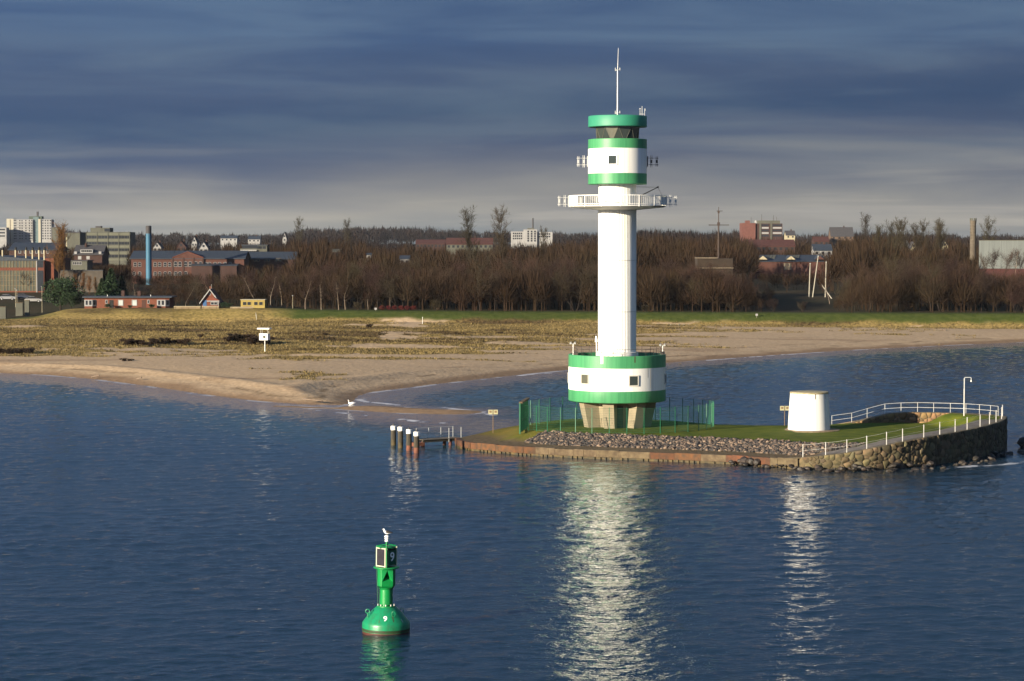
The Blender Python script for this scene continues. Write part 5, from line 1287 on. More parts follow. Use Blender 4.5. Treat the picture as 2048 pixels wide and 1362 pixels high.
cottage(1628, 1664, 500, 488, 930, 9, M['bwhite'], M['slate'], 'pale house with slate roof behind the saw-tooth sheds', 503, False, True, 3)
# white hospital block
Yd = 1600
t_, w, h_, zb = bld('clinic', 'white stepped clinic with flat roofs and thin dark chimney', 1047, 1074, 459, Yd, 14, M['bwhite'], 488, 'building')
Z = lambda py: DZ(py, Yd) - zb; kx = Yd / FPX
MB().span(-25 * kx, -.02, 1, 13, 0, Z(463)).build('wing', M['bwhite'], t_); MB().span(w + .02, w + 31 * kx, 1.5, 13, 0, Z(464)).build('wing', M['cream'] if False else M['bwhite'], t_)
MB().span(w * .3, w * .8, 3, 10, h_, Z(456)).build('roof_plant', M['bgrey'], t_)
MB().tube((w * .7, 5, h_), (w * .7, 5, Z(436)), .55, .5, 10).build('chimney', M['darkroof'], t_)
panes(t_, [w * .35, w * .6, w * .85], [Z(463 + i * 4.6) for i in range(5)], 1.2, 1.2, M['pane'], -.05)
panes(t_, [w + (5 + i * 4) * kx for i in range(6)], [Z(468), Z(473)], 1.0, 1.1, M['pane'], 1.45)
panes(t_, [-(4 + i * 4) * kx for i in range(5)], [Z(467), Z(472), Z(477)], 1.0, 1.1, M['pane'], .95)
# pink apartment block
Yd = 1450
t_, w, h_, zb = bld('pink_apartment_block', 'pink and brown brick apartment block with roof aerials', 1484, 1511, 446, Yd, 16, M['pink'], 478, 'apartment block')
Z = lambda py: DZ(py, Yd) - zb; kx = Yd / FPX
MB().span(8 * kx, 16 * kx, .5, 8, h_, Z(441)).build('tower', M['pink'], t_)
MB().span(w + .02, w + 54 * kx, 1, 16, 0, Z(447)).build('long_wing', M['brickdark'], t_)
MB().span(w + 2 * kx, w + 50 * kx, 3, 14, Z(447), Z(441)).build('roof_storey', M['bgrey'], t_)
MB().lathe([(1.1, Z(447)), (1.15, Z(443)), (.8, Z(441)), (.05, Z(440))], 14, (w + 2.5 * kx, 4)).build('white_dome', M['bwhite'], t_, 40)
for x in (w + 8 * kx, w + 30 * kx): MB().span(x, x + 3.4 * kx, .7, 1.0, 0, Z(447)).build('pale_bay', M['bgrey'], t_)
for r0_ in range(5): panes(t_, [w + (15 + i * 3.1) * kx for i in range(4)] + [w + (37 + i * 3.3) * kx for i in range(5)], [Z(450.5 + r0_ * 5.2)], 1.4, 1.1, M['bwhite'] if r0_ % 2 else M['pane'], .95)
for px1, a_ in ((1504, 434), (1525, 428), (1549, 430), (1555, 433)): MB().tube(((px1 - 1484) * kx, 6, Z(446)), ((px1 - 1484) * kx, 6, Z(a_)), .16, .12, 6).build('aerial', M['darkmetal'], t_)
# saw-tooth sheds
Yd = 850
t_, w, h_, zb = bld('saw_tooth_sheds', 'brick sheds with blue slate roof and pale triangular gables', 1512, 1652, 522, Yd, 26, M['brick'], 546, 'shed')
Z = lambda py: DZ(py, Yd) - zb; XX = lambda px1: DX(px1, Yd) - t_.location.x
MB().yprism([(-.5, Z(522.5)), (13, Z(510)), (26.5, Z(522.5)), (26.5, Z(523.5)), (-.5, Z(523.5))], -.4, w + .4).build('slate_roof', M['slate'], t_)
for a_ in (1526, 1582, 1640):
    MB().xprism([(XX(a_ - 9), Z(519)), (XX(a_), Z(511.5)), (XX(a_ + 9), Z(519))], -.2, 9).build('gable_dormer', M['cream'] if a_ < 1600 else M['brick'], t_)
    MB().xprism([(XX(a_ - 10), Z(519)), (XX(a_), Z(510.8)), (XX(a_ + 10), Z(519)), (XX(a_), Z(511.6))], -.25, 12).build('dormer_roof', M['slate'], t_)
for a_, b_ in ((1538, 1558), (1592, 1606), (1645, 1650)):
    for i in range(3):
        x0_ = XX(a_ + (b_ - a_) * i / 3); x1_ = XX(a_ + (b_ - a_) * (i + .85) / 3); MB().add([(x0_ - .8, 5, Z(517) + .05), (x1_ - .8, 5, Z(517) + .05), (x1_ + .4, 11, Z(511.6) + .2), (x0_ + .4, 11, Z(511.6) + .2), (x0_ - .8, 5, Z(517) - .2), (x1_ - .8, 5, Z(517) - .2), (x1_ + .4, 11, Z(511.6) - .1), (x0_ + .4, 11, Z(511.6) - .1)], [(0, 1, 2, 3), (4, 7, 6, 5), (0, 4, 5, 1), (1, 5, 6, 2), (2, 6, 7, 3), (3, 7, 4, 0)]).build('skylight', M['bgrey'], t_)
panes(t_, [XX(1569 + i * 2.6) for i in range(6)], [Z(533)], .22, 2.4, M['cream'], -.04)
# warehouse
Yd = 650
t_, w, h_, zb = bld('warehouse', 'big pale sheet-clad warehouse on a dark red lower wall', 1958, 2110, 481, Yd, 40, None, 545, 'warehouse', -.205)
Z = lambda py: DZ(py, Yd) - zb
MB().span(0, w, .15, 40, 0, Z(537)).build('lower_wall', M['redwall'], t_)
n_ = int(w / 1.25)
for i in range(n_): MB().span(i * w / n_ + .015, (i + 1) * w / n_ - .015, 0, .12, Z(537), Z(481.3)).build('cladding_panel', M['corr'], t_)
MB().span(.05, w - .05, .13, 39.9, Z(537) + .01, Z(481.5)).build('upper_wall', M['corr'], t_); MB().span(-.1, w + .1, -.08, 40.1, Z(481.3), Z(480.2)).build('roof_edge', M['bgrey'], t_)
# concrete chimney
Yd = 770; x = DX(1946, Yd); zb = Hs(x, Yd) - .3
t_ = thing('concrete_chimney', 'tall ringed concrete chimney with notched crown left of the warehouse', 'chimney', (x, Yd, zb)); REG.append((1938, 1954, 512, Yd))
Z = lambda py: DZ(py, Yd) - zb; cm = mat('chimney_concrete', (.105, .085, .062), (.065, .053, .04), .9, .5)
MB().lathe([(1.15, 0), (.95, Z(447))], 20).build('stack', cm, t_, 40); MB().lathe([(1.05, Z(447)), (1.1, Z(441)), (.9, Z(441))], 20).build('crown', cm, t_, 40)
for k_ in range(8):
    p = ap(2 * PI * k_ / 8 + .2) * 1.0; MB().box(p.x, p.y, Z(438.6), .42, .25, Z(436.5) - Z(441), 2 * PI * k_ / 8 + .2).build('crown_tooth', M['bgrey'], t_)
for py1 in range(452, 506, 6): MB().lathe([(1.0, Z(py1) - .12), (1.12, Z(py1)), (1.0, Z(py1) + .12)], 20).build('ring_band', cm, t_)
# signal mast
Yd = 600; x = DX(1437, Yd); zb = Hs(x, Yd) - .3
t_ = thing('signal_mast', 'tall brown signal mast with two yards above the trees', 'mast', (x, Yd, zb)); REG.append((1430, 1444, 536, Yd)); Z = lambda py: DZ(py, Yd) - zb; k = Yd / FPX
MB().tube((0, 0, 0), (0, 0, Z(450)), .27, .20, 10).build('lower_mast', M['mast'], t_); MB().tube((0, 0, Z(450)), (0, 0, Z(414)), .14, .08, 8).build('topmast', M['mast'], t_)
MB().tube((-20 * k, 0, Z(450)), (21 * k, 0, Z(450)), .11, .09, 8).build('yard', M['mast'], t_); MB().tube((-4 * k, 0, Z(422)), (8 * k, 0, Z(422)), .09, .08, 8).build('yard', M['mast'], t_)
MB().box(0, 0, Z(448), .7, .5, .9).build('crosstree', M['mast'], t_); MB().box(0, 0, Z(424), .5, .4, .7).build('crosstree', M['mast'], t_)
# timber platform in front of the mast
Yd = 585
t_, w, h_, zb = bld('bunker_ruin', 'weathered layered concrete ruin with pale ledges half hidden by trees', 1395, 1466, 517, Yd, 8, mat('ruin_wall', (.032, .022, .015), (.022, .016, .011), .95, .5), 519, 'ruin')
Z = lambda py: DZ(py, Yd) - zb
for a_, b_, c_ in ((516, 0, .55), (536, .0, 1.0), (556, .1, .95)): MB().span(w * b_ - .1, w * c_ + .1, -.5, 8, Z(a_) - .12, Z(a_) + .14).build('ledge', mat('ledge%d' % a_, (.16, .125, .085), (.10, .08, .055)), t_)
# three poles
Yd = 596
for i, (a0, b0_, a1, b1_) in enumerate(((1618.5, 584, 1620.5, 527), (1627, 582, 1636.5, 512), (1651, 580, 1652.5, 524))):
    p0, p1 = D(a0, b0_, Yd), D(a1, b1_, Yd); zg = Hs(p0.x, Yd); d_ = (p1 - p0) / (p1.z - p0.z)
    t_ = thing('leaning_pole', ('pale upright timber pole, left of the leaning one', 'taller pale pole leaning to the right', 'pale upright pole beside the fallen pole')[i], 'pole', p0 + d_ * (zg - .4 - p0.z)); v = p1 - t_.location
    MB().tube((0, 0, 0), v, .17, .13, 10).build('shaft', M['pole'], t_, 40); MB().lathe([(.15, v.z - .1), (.15, v.z + .06), (.02, v.z + .12)], 10, (v.x, v.y)).build('cap', M['steel'], t_)
REG.append((1612, 1660, 586, Yd))
p0, p1 = D(1664, 599, 588), D(1646, 573, 592)
t_ = thing('fallen_pole', 'pale broken pole lying aslant in the scrub', 'pole', (p0.x, p0.y, Hs(p0.x, p0.y) - .1)); v = p1 - t_.location
MB().tube((0, 0, 0), v, .13, .15, 8).build('shaft', M['pole'], t_, 40); MB().tube(v, v + Vector((-.3, 0, .5)), .14, .03, 6).build('splinter', M['pole'], t_)

# ------------------------------------------------------------------ houses on the dike
Yd = 522; kx = Yd / FPX
t_, w, h_, zb = bld('bungalow', 'long low red brick bungalow with white bay windows', 168, 338, 595.5, Yd, 8, M['brickhouse'], 617, 'house')
Z = lambda py: DZ(py, Yd) - zb; XX = lambda px1: DX(px1, Yd) - t_.location.x
MB().span(-.4, w + .6, -.7, 8.4, h_, h_ + .28).build('flat_roof', M['slate'], t_)
for a_, b_ in ((169, 192), (314, 338)):
    bw = MB().prism([(XX(a_), -.02), (XX(a_), -.7), (XX(b_ - 7), -.7), (XX(b_), -.02)], 0, Z(612.5)).build('bay', M['brickhouse'], t_)
    MB().prism([(XX(a_), -.02), (XX(a_), -.72), (XX(b_ - 7), -.72), (XX(b_) + .02, -.02)], Z(612.3), Z(599.5)).build('bay_window', M['bwhite'], t_)
    for q0, q1 in ((a_ + 2.5, a_ + 6.5), (a_ + 9.5, a_ + 14)): MB().span(XX(q0), XX(q1), -.76, -.73, Z(609.5), Z(601)).build('pane', M['pane'], t_)
    d0 = Vector((XX(b_ - 7), -.72)); d1 = Vector((XX(b_), -.02)); m_ = (d0 + d1) / 2; MB().box(m_.x + .03, m_.y - .04, (Z(609.5) + Z(601)) / 2, (d1 - d0).length * .6, .04, Z(601) - Z(609.5), math.atan2(d1.y - d0.y, d1.x - d0.x)).build('pane', M['pane'], t_)
for a_ in (240.5, 268): framed(t_, XX(a_), Z(605.5), 10.5 * kx, 12 * kx, M['bwhite'], M['paleglass'], 1, 0, 'window', .14)
for a_ in (212, 296): framed(t_, XX(a_), Z(603.5), 4.5 * kx, 7.5 * kx, M['bwhite'], M['pane'], 1, 0, 'window', .1)
for a_, m_ in ((222, M['black']), (287, mat('brown_door', (.05, .02, .013)))): MB().span(XX(a_ - 4.2), XX(a_ + 4.2), -.04, .02, .3, Z(600)).build('door', m_, t_)
for a_, c_ in ((241.5, 581.5), (274, 582.5)): MB().span(XX(a_ - 3.5), XX(a_ + 3), 2.5, 3.3, h_ + .25, Z(c_)).build('chimney', M['brickdark'], t_)
for a_ in (211, 298): MB().tube((XX(a_), 2, h_ + .2), (XX(a_), 2, h_ + .65), .07, .07, 6).build('vent', M['steel'], t_)
# gabled cottage
t_, w, h_, zb = bld('gabled_cottage', 'small brick cottage with white bargeboards and blue door', 403, 436, 600, Yd, 6, M['brickhouse'], 616, 'house')
Z = lambda py: DZ(py, Yd) - zb; XX = lambda px1: DX(px1, Yd) - t_.location.x; h0 = h_; zr = Z(578)
s = gabley(t_, 0, w, 0, 6, h_, zr, mat('cottage_tile', (.07, .027, .02), (.05, .02, .016)), .45, gm=M['brickhouse'])
for a_ in (-1, 1):
    xm = w / 2; kk = (zr - h_) / (w / 2); e0 = (xm + a_ * (w / 2 + .5), -.5, h_ - .5 * kk); e1 = (xm, -.5, zr + .02); d_ = Vector(e1) - Vector(e0)
    MB().box((e0[0] + e1[0]) / 2, -.52, (e0[2] + e1[2]) / 2 - .08, .30, .10, .3).build('barge_knob', M['bwhite'], t_)
    mb = MB(); mb.xprism([(e0[0], e0[2] - .30), (e0[0], e0[2] + .04), (xm, zr + .08), (xm, zr - .30)], -.56, -.46); mb.build('bargeboard', M['bwhite'], t_)
MB().tube((XX(419), -.06, Z(588.5)), (XX(419), .0, Z(588.5)), .26, .26, 16).build('round_window', M['bwhite'], t_); MB().tube((XX(419), -.09, Z(588.5)), (XX(419), -.05, Z(588.5)), .15, .15, 14).build('round_pane', M['pane'], t_)
MB().span(XX(405), XX(412.5), -.05, .02, .3, Z(600)).build('door', M['bluedoor'], t_)
MB().span(XX(414), XX(439), -1.0, -.02, Z(603), Z(601)).build('porch_beam', M['bwhite'], t_)
MB().xprism([(XX(414), Z(601)), (XX(427), Z(594)), (XX(440), Z(601))], -1.0, .0).build('porch_gable', mat('porch_tile', (.13, .035, .02)), t_)
MB().span(XX(415), XX(437), -.9, -.02, 0, Z(610)).build('porch_wall', M['brickhouse'], t_); framed(t_, XX(428.5), Z(606.5), 14 * kx, 6.5 * kx, M['bwhite'], M['pane'], 2, -.9, 'window', .12)
MB().span(XX(436.5), XX(438), -.9, -.7, 0, Z(601)).build('porch_post', M['bwhite'], t_)
MB().span(XX(415), XX(418), 3, 3.5, zr - .9, Z(573)).build('chimney', M['brickhouse'], t_); MB().tube((XX(419), 3, zr), (XX(419), 3, Z(569)), .03, .03, 5).build('aerial', M['steel'], t_)
# yellow hut
t_, w, h_, zb = bld('yellow_hut', 'small flat yellow hut with four dark windows', 481, 529, 600, 521, 4, M['yellow'], 620, 'hut')
Z = lambda py: DZ(py, 521) - zb
MB().span(-.12, w + .12, -.2, 4.2, h_, h_ + .12).build('flat_roof', M['cream'], t_)
for x in (.16, .35, .63, .84): framed(t_, w * x, Z(607), w * .17, 7.5 * kx, M['yellow'], M['pane'], 1, 0, 'window', .08)
MB().span(w * .08, w * .45, -.05, .02, Z(617), Z(613)).build('red_board', M['brickorange'], t_)
for i, (a_, b_, c_) in enumerate(((347, 400, 613), (403, 437, 613), (460, 506, 614.5))):
    t_, w, h_, zb = bld('garden_wall', ('long beige block wall right of the bungalow', 'beige block wall before the gabled cottage', 'beige block wall in front of the yellow hut')[i], a_, b_, c_, 518.5, .3, M['beige'], 622, 'wall')
    MB().span(-.04, w + .04, -.04, .34, h_, h_ + .09).build('coping', M['cream'], t_)
    for x in np.arange(.02, w, 1.5): MB().span(x, x + .22, -.09, -.001, 0, h_ - .05).build('pier', M['beige'], t_)
# little things along the dike
def post_at(px1, pyb, pyt, Yd, name, label, cat, m, r_=.05):
    x = DX(px1, Yd); zg = Hs(x, Yd); t_ = thing(name, label, cat, (x, Yd, zg - .1)); MB().tube((0, 0, 0), (0, 0, DZ(pyt, Yd) - zg + .1), r_, r_ * .8, 8).build('pole', m, t_); return t_, DZ(pyt, Yd) - zg + .1
for px1, pyt, Yd, lab in ((585, 592, 524, 'short pale lamp post on the dike by the wood'), (83, 574, 545, 'lamp post on the green bank by the round evergreen'), (30, 578, 560, 'taller lamp post in the car park'), (33, 581, 566, 'shorter lamp post in the car park')):
    t_, h_ = post_at(px1, 0, pyt, Yd, 'street_lamp', lab, 'lamp post', M['cream']); MB().lathe([(.05, h_ - .05), (.24, h_ + .05), (.2, h_ + .16), (.02, h_ + .22)], 12).build('lamp_head', M['bwhite'], t_, 40)
for px1, Yd, lab in ((751, 516, 'small white notice board on the dike crest by the red bushes'), (1514, 500, 'small white notice board on the dike crest by the dark wood')):
    t_, h_ = post_at(px1, 0, 617 if px1 < 1000 else 629, Yd, 'notice_board', lab, 'sign', M['pole'], .04); MB().box(0, -.06, h_ - .05, .5, .05, .45).build('board', M['bwhite'], t_)
t_ = thing('flag_pole', 'thin bare white stake standing on the sand track', 'stake', ground(845, 652)); MB().tube((0, 0, -.3), (0, 0, 1.9), .045, .03, 6).build('shaft', M['whiteplain'], t_); MB().box(0, 0, 1.86, .12, .05, .1).build('tip', M['whiteplain'], t_)
# stepped timber landing by the houses
t_ = thing('stair_rail', 'pale short stair rail going down the dike face', 'railing', (DX(511, 514), 514, Hs(DX(511, 514), 514)))
for j in range(3): MB().box(.2 * j, -1.1 * j, .1 - .30 * j, .10, .10, 1.5).build('post', M['pole'], t_)
MB().tube((0, 0, .8), (.4, -2.2, .2), .04, .04, 6).build('rail', M['pole'], t_)
# car park corner: kerb walls and parked cars
def car(px1, Yd, m, label, rz):
    x = DX(px1, Yd); t_ = thing('parked_car', label, 'car', (x, Yd, Hs(x, Yd)), rz, 'cars by the works hall')
    MB().xprism([(-2.1, .3), (-2.15, .75), (-1.9, .9), (-1.2, .95), (1.15, .95), (2.0, .85), (2.15, .6), (2.1, .3)], -.85, .85).build('body', m, t_)
    cab = MB().xprism([(-1.7, .94), (-1.2, 1.4), (.3, 1.45), (1.1, .94)], -.74, .74).build('cabin', M['pane'], t_); MB().xprism([(-1.15, 1.41), (-1.1, 1.46), (.25, 1.5), (.3, 1.46)], -.7, .7).build('roof', m, cab)
    for a_ in (-1.3, 1.3):
        for b_ in (-.8, .8):
            wl_ = MB().tube((a_, b_ - .1, .32), (a_, b_ + .1, .32), .32, .32, 14).build('wheel', M['tyre'], t_); MB().tube((a_, b_ - .115, .32), (a_, b_ + .115, .32), .17, .17, 10).build('rim', M['steel'], wl_)
    for b_ in (-.6, .6): MB().box(2.1, b_, .68, .1, .3, .14).build('headlight', M['bwhite'], t_)
car(66, 572, M['bwhite'], 'white car parked at the top of the green bank', .1); car(14, 580, M['car'], 'silver car parked below the works hall', .05); car(45, 584, mat('dark_car', (.03, .035, .05), rough=.3), 'dark car parked below the works hall', .0)
for i, (a_, b_, c_, d_, Yd) in enumerate(((30, 44, 606, 612, 538), (48, 57, 601, 613, 534), (-20, 10, 614, 640, 528))):
    x0, x1 = DX(a_, Yd), DX(b_, Yd); zg = min(Hs(x0, Yd), Hs(x1, Yd)) - .3; zt2 = DZ(c_, Yd)
    t_ = thing('concrete_wall', ('low grey concrete block at the lawn edge', 'upright grey concrete block at the lawn edge', 'long pale concrete wall running out at the lawn corner')[i], 'wall', (x0, Yd, zg))
    MB().span(0, x1 - x0, 0, .8, 0, max(zt2 - zg, .8)).build('wall', M['bgrey'], t_); MB().span(-.05, x1 - x0 + .05, -.05, .85, max(zt2 - zg, .8), max(zt2 - zg, .8) + .12).build('coping', M['capstone'], t_)

# ------------------------------------------------------------------ trees
class TB:                                    # fast tube and twig collector
    def __init__(s): s.v = []; s.f = []
    def tube(s, p0, p1, r0, r1, n):
        d = (p1 - p0).normalized(); u = d.orthogonal().normalized(); w = d.cross(u); o = len(s.v)
        for p, r in ((p0, r0), (p1, r1)):
            for i in range(n):
                a = 2 * PI * i / n; s.v.append(p + (u * math.cos(a) + w * math.sin(a)) * r)
        for i in range(n): j = (i + 1) % n; s.f += [(o + i, o + j, o + n + j), (o + i, o + n + j, o + n + i)]
    def twig(s, p0, p1, w, rnd):
        d = (p1 - p0); u = d.cross(Vector((rnd.uniform(-1, 1), rnd.uniform(-1, 1), rnd.uniform(-1, 1)))).normalized() * w; o = len(s.v)
        s.v += [p0 - u, p0 + u, p1]; s.f.append((o, o + 1, o + 2))
    def mesh(s, name, m): return npmesh(name, np.array([tuple(v) for v in s.v]), np.array(s.f), m)
def bare_tree(seed, style='round', dens=1.0, tm_='bark', cm_='twig', tw=1.0):       # unit height
    r = random.Random(seed); T, C = TB(), TB()
    def rv(): return Vector((r.gauss(0, 1), r.gauss(0, 1), r.gauss(0, 1)))
    stems = 1 if style in ('round', 'birch', 'poplar') else r.randint(4, 6)
    for sidx in range(stems):
        p = Vector((0, 0, -.03)); d = Vector((r.gauss(0, .05), r.gauss(0, .05), 1)) if stems == 1 else Vector((r.gauss(0, .35), r.gauss(0, .35), 1)).normalized()
        top = {'round': .72, 'birch': .92, 'poplar': .93, 'shrub': .62}[style]; ns = 8; r0 = {'round': .0105, 'birch': .0095, 'poplar': .014, 'shrub': .0065}[style]
        nodes = []
        for i in range(ns):
            q = p + d * (top / ns); ra = r0 * (1 - .85 * i / ns); rb_ = r0 * (1 - .85 * (i + 1) / ns)
            T.tube(p, q, ra, rb_, 6); nodes.append((q.copy(), rb_, (i + 1) / ns)); p = q
            d = (d + rv() * (.10 if style != 'poplar' else .02)).normalized(); d.z = max(d.z, .6)
        nl = {'round': 11, 'birch': 11, 'poplar': 34, 'shrub': 6}[style]
        for k in range(nl):
            t = r.uniform(.28 if style != 'poplar' else .02, 1.0); i = min(int(t * ns), ns - 1); b0_, rb_, tt = nodes[i]
            az = r.uniform(0, 2 * PI); up = {'round': r.uniform(.35, 1.1), 'birch': r.uniform(.5, 1.2), 'poplar': r.uniform(2.2, 4.0), 'shrub': r.uniform(.6, 1.6)}[style]
            dd_ = Vector((math.cos(az), math.sin(az), up)).normalized(); ln_ = {'round': .40, 'birch': .22, 'poplar': .36, 'shrub': .30}[style] * r.uniform(.7, 1.15) * (1.1 - .45 * tt)
            q = b0_.copy(); lr = max(rb_ * .32, .0015); steps = 5
            for s_i in range(steps):
                q2 = q + dd_ * ln_ / steps; (T if s_i < 2 else C).tube(q, q2, lr * (1 - s_i / steps), lr * (1 - (s_i + 1) / steps) + .0008, 4 if s_i < 2 else 3)
                dd_ = (dd_ + rv() * .13 + Vector((0, 0, .10))).normalized()
                for b_i in range(int(4 * dens + .5)):
                    sd_ = (dd_ * .55 + rv() * .62 + Vector((0, 0, .25 if style != 'poplar' else 1.1))).normalized(); sl = r.uniform(.07, .15) * (.55 if style == 'poplar' else 1)
                    c = q + (q2 - q) * r.random(); e_ = c + sd_ * sl; C.twig(c, e_, .0016 * tw, r)
                    for w_i in range(int(5 * dens + .5)):
                        f_ = r.uniform(.25, 1); g_ = c + (e_ - c) * f_; td = (sd_ + rv() * .55 + Vector((0, 0, .2 if style != 'birch' else -.25))).normalized()
                        C.twig(g_, g_ + td * r.uniform(.035, .085) * (.7 if style == 'poplar' else 1), .0012 * tw, r)
                q = q2
    return T.mesh('trunk', M[tm_]), C.mesh('crown', M[cm_])
def leafy(seed, style='round', cm_='evergreen', n=2600):
    r = random.Random(seed); T, C = TB(), TB()
    T.tube(Vector((0, 0, -.03)), Vector((0, 0, .9 if style == 'fir' else .5)), .022, .008, 7)
    lobes = [(Vector((r.gauss(0, .17), r.gauss(0, .17), r.uniform(.3, .78))), r.uniform(.15, .25)) for _ in range(16)]
    for i in range(n):
        if style == 'fir':
            z = r.random() ** .8; tier = (z * 9) % 1; rad = (1 - z) * .36 * (1.05 - .45 * tier); a = r.uniform(0, 2 * PI); k = r.random() ** .4
            p = Vector((math.cos(a) * rad * k, math.sin(a) * rad * k, .06 + z * .93 - k * rad * .25)); d = Vector((math.cos(a), math.sin(a), -.25)); s_ = .05
        else:
            c, R_ = r.choice(lobes); d = Vector((r.gauss(0, 1), r.gauss(0, 1), r.gauss(0, 1))).normalized(); p = c + d * R_ * r.random() ** .3; s_ = .035
            if p.z < .1: continue
        u = (d + Vector((r.gauss(0, .6), r.gauss(0, .6), r.gauss(0, .6)))).normalized() * s_ * r.uniform(.6, 1.3); v = u.cross(Vector((r.gauss(0, 1), r.gauss(0, 1), r.gauss(0, 1)))).normalized() * s_ * .45; o = len(C.v)
        C.v += [p - u * .5 - v, p - u * .5 + v, p + u]; C.f.append((o, o + 1, o + 2))
    return T.mesh('trunk', M['bark']), C.mesh('crown', M[cm_])
def plant(name, label, protos_, x, y, h_, rz, group=None, wid=1.0, cat='tree', sink=.1):
    t_ = thing(name, label, cat, (x, y, Hs(x, y) - sink), rz, group); s_ = (h_ * wid, h_ * wid, h_)
    link('trunk', protos_[0], t_, scale=s_); link('crown', protos_[1], t_, scale=s_); return t_
pr_round = [bare_tree(i, 'round', 1.45, 'bark', 'twig') for i in range(5)] + [bare_tree(9, 'round', 1.45, 'bark', 'twigolive')]
pr_shrub = [bare_tree(30 + i, 'shrub', 1.1, 'bark', ('twig', 'twigolive', 'twig')[i]) for i in range(3)]
pr_birch = [bare_tree(50 + i, 'birch', .7, 'birch', 'twig') for i in range(3)]
pr_pop = [bare_tree(60 + i, 'poplar', .9, 'bark', 'twigolive') for i in range(2)]
pr_gold = bare_tree(70, 'poplar', 1.2, 'bark', 'twiggold')
TOPS = np.array([(-200, 600), (150, 602), (265, 560), (330, 548), (400, 545), (480, 532), (560, 522), (650, 513), (750, 508), (900, 512), (1050, 505), (1200, 510), (1300, 506), (1390, 508), (1430, 512), (1480, 530), (1540, 560), (1565, 586), (1660, 586), (1690, 545), (1740, 520), (1800, 508), (1900, 503), (1950, 520), (2048, 520), (2400, 508)])
def limit(px_, Yd, halfw):                   # lowest picture row a tree top may reach so that buildings behind stay in view
    v = 0
    for a_, b_, vis, yb in REG:
        if Yd < yb and a_ - halfw < px_ < b_ + halfw: v = max(v, vis)
    return v
tr = random.Random(21); n_ = 0; tries = 0
belt_lab = ['bare brown tree in the wood behind the dike', 'bare olive-twigged tree in the wood behind the dike', 'bare many-stemmed thicket tree in the wood behind the dike']
while n_ < 285 and tries < 4000:
    tries += 1
    Yd = 500 + tr.random() ** 1.25 * 118; pxc = tr.uniform(255, 2130); x = DX(pxc, Yd)
    if Yd < np.interp(x, CREST[:, 0], CREST[:, 1]) + 6: continue
    if pxc < 545 and Yd < 540: continue
    if 1560 < pxc < 1680 and Yd > 540: continue
    top = float(np.interp(pxc, TOPS[:, 0], TOPS[:, 1])) + tr.uniform(-6, 34) * (1 if tr.random() < .75 else 1.6)
    lim = limit(pxc, Yd, 14); top = max(top, lim - 4)
    zg = Hs(x, Yd); h_ = DZ(top, Yd) - zg
    if h_ < 2.2: continue
    h_ = min(h_, 16)
    if h_ < 5.5 or tr.random() < .22:
        i = tr.randrange(3); plant('bare_tree', belt_lab[2], pr_shrub[i], x, Yd, h_ * 1.05, tr.uniform(0, 6), 'thicket trees behind the dike', 1.15)
    else:
        i = tr.randrange(6); plant('bare_tree', belt_lab[1 if i == 5 else 0], pr_round[i], x, Yd, h_ * 1.03, tr.uniform(0, 6), 'olive-twigged trees behind the dike' if i == 5 else 'bare brown trees behind the dike', tr.uniform(.85, 1.1))
    n_ += 1
# birches with pale trunks at the wood edge
for px1, pyt, Yd in ((430, 553, 540), (541, 543, 530), (511, 545, 536), (610, 551, 522), (642, 556, 521), (677, 555, 520), (370, 566, 540), (268, 553, 560), (736, 560, 524), (780, 566, 525), (563, 560, 538), (1660, 545, 560), (690, 562, 522)):
    x = DX(px1, Yd); plant('birch_tree', 'bare birch with pale trunk at the wood edge', pr_birch[px1 % 3], x, Yd, DZ(pyt, Yd) - Hs(x, Yd), px1, 'pale birches along the wood edge', 1.15)
# poplars
for px1, pyt, Yd, lab in ((950, 434, 720, 'tall slim bare poplar, left of a pair'), (1008, 433, 715, 'tall slim bare poplar, right of a pair')):
    x = DX(px1, Yd); plant('poplar_tree', lab, pr_pop[px1 % 2], x, Yd, DZ(pyt, Yd) - Hs(x, Yd), px1, 'tall poplars', 1.35)
x = DX(121, 640); plant('golden_poplar', 'golden orange upright poplar beside the works hall', pr_gold, x, 636, DZ(463, 636) - Hs(x, 636), 1, None, 1.5)
for px1, pyt, Yd in ((1790, 452, 820), (1770, 456, 840), (1812, 452, 830), (1850, 454, 830), (1885, 452, 845), (1720, 440, 1100), (1976, 450, 760), (1870, 458, 820), (1835, 460, 815), (1755, 462, 830), (700, 448, 1400), (600, 444, 1500), (1080, 466, 900)):
    x = DX(px1, Yd); plant('poplar_tree', 'bare upright tree standing out on the skyline', pr_pop[px1 % 2], x, Yd, DZ(pyt, Yd) - Hs(x, Yd), px1, 'upright trees on the skyline', 1.35)
for px1 in (1970, 1992, 2012, 2030, 2046, 2066):
    x = DX(px1, 622); plant('bare_tree', 'thin bare tree standing close before the pale warehouse', pr_birch[px1 % 3] if px1 == 2030 else pr_round[px1 % 5], x, 622 + px1 % 7, DZ(484 + px1 % 9, 622) - Hs(x, 622), px1, 'thin trees before the warehouse', .62)
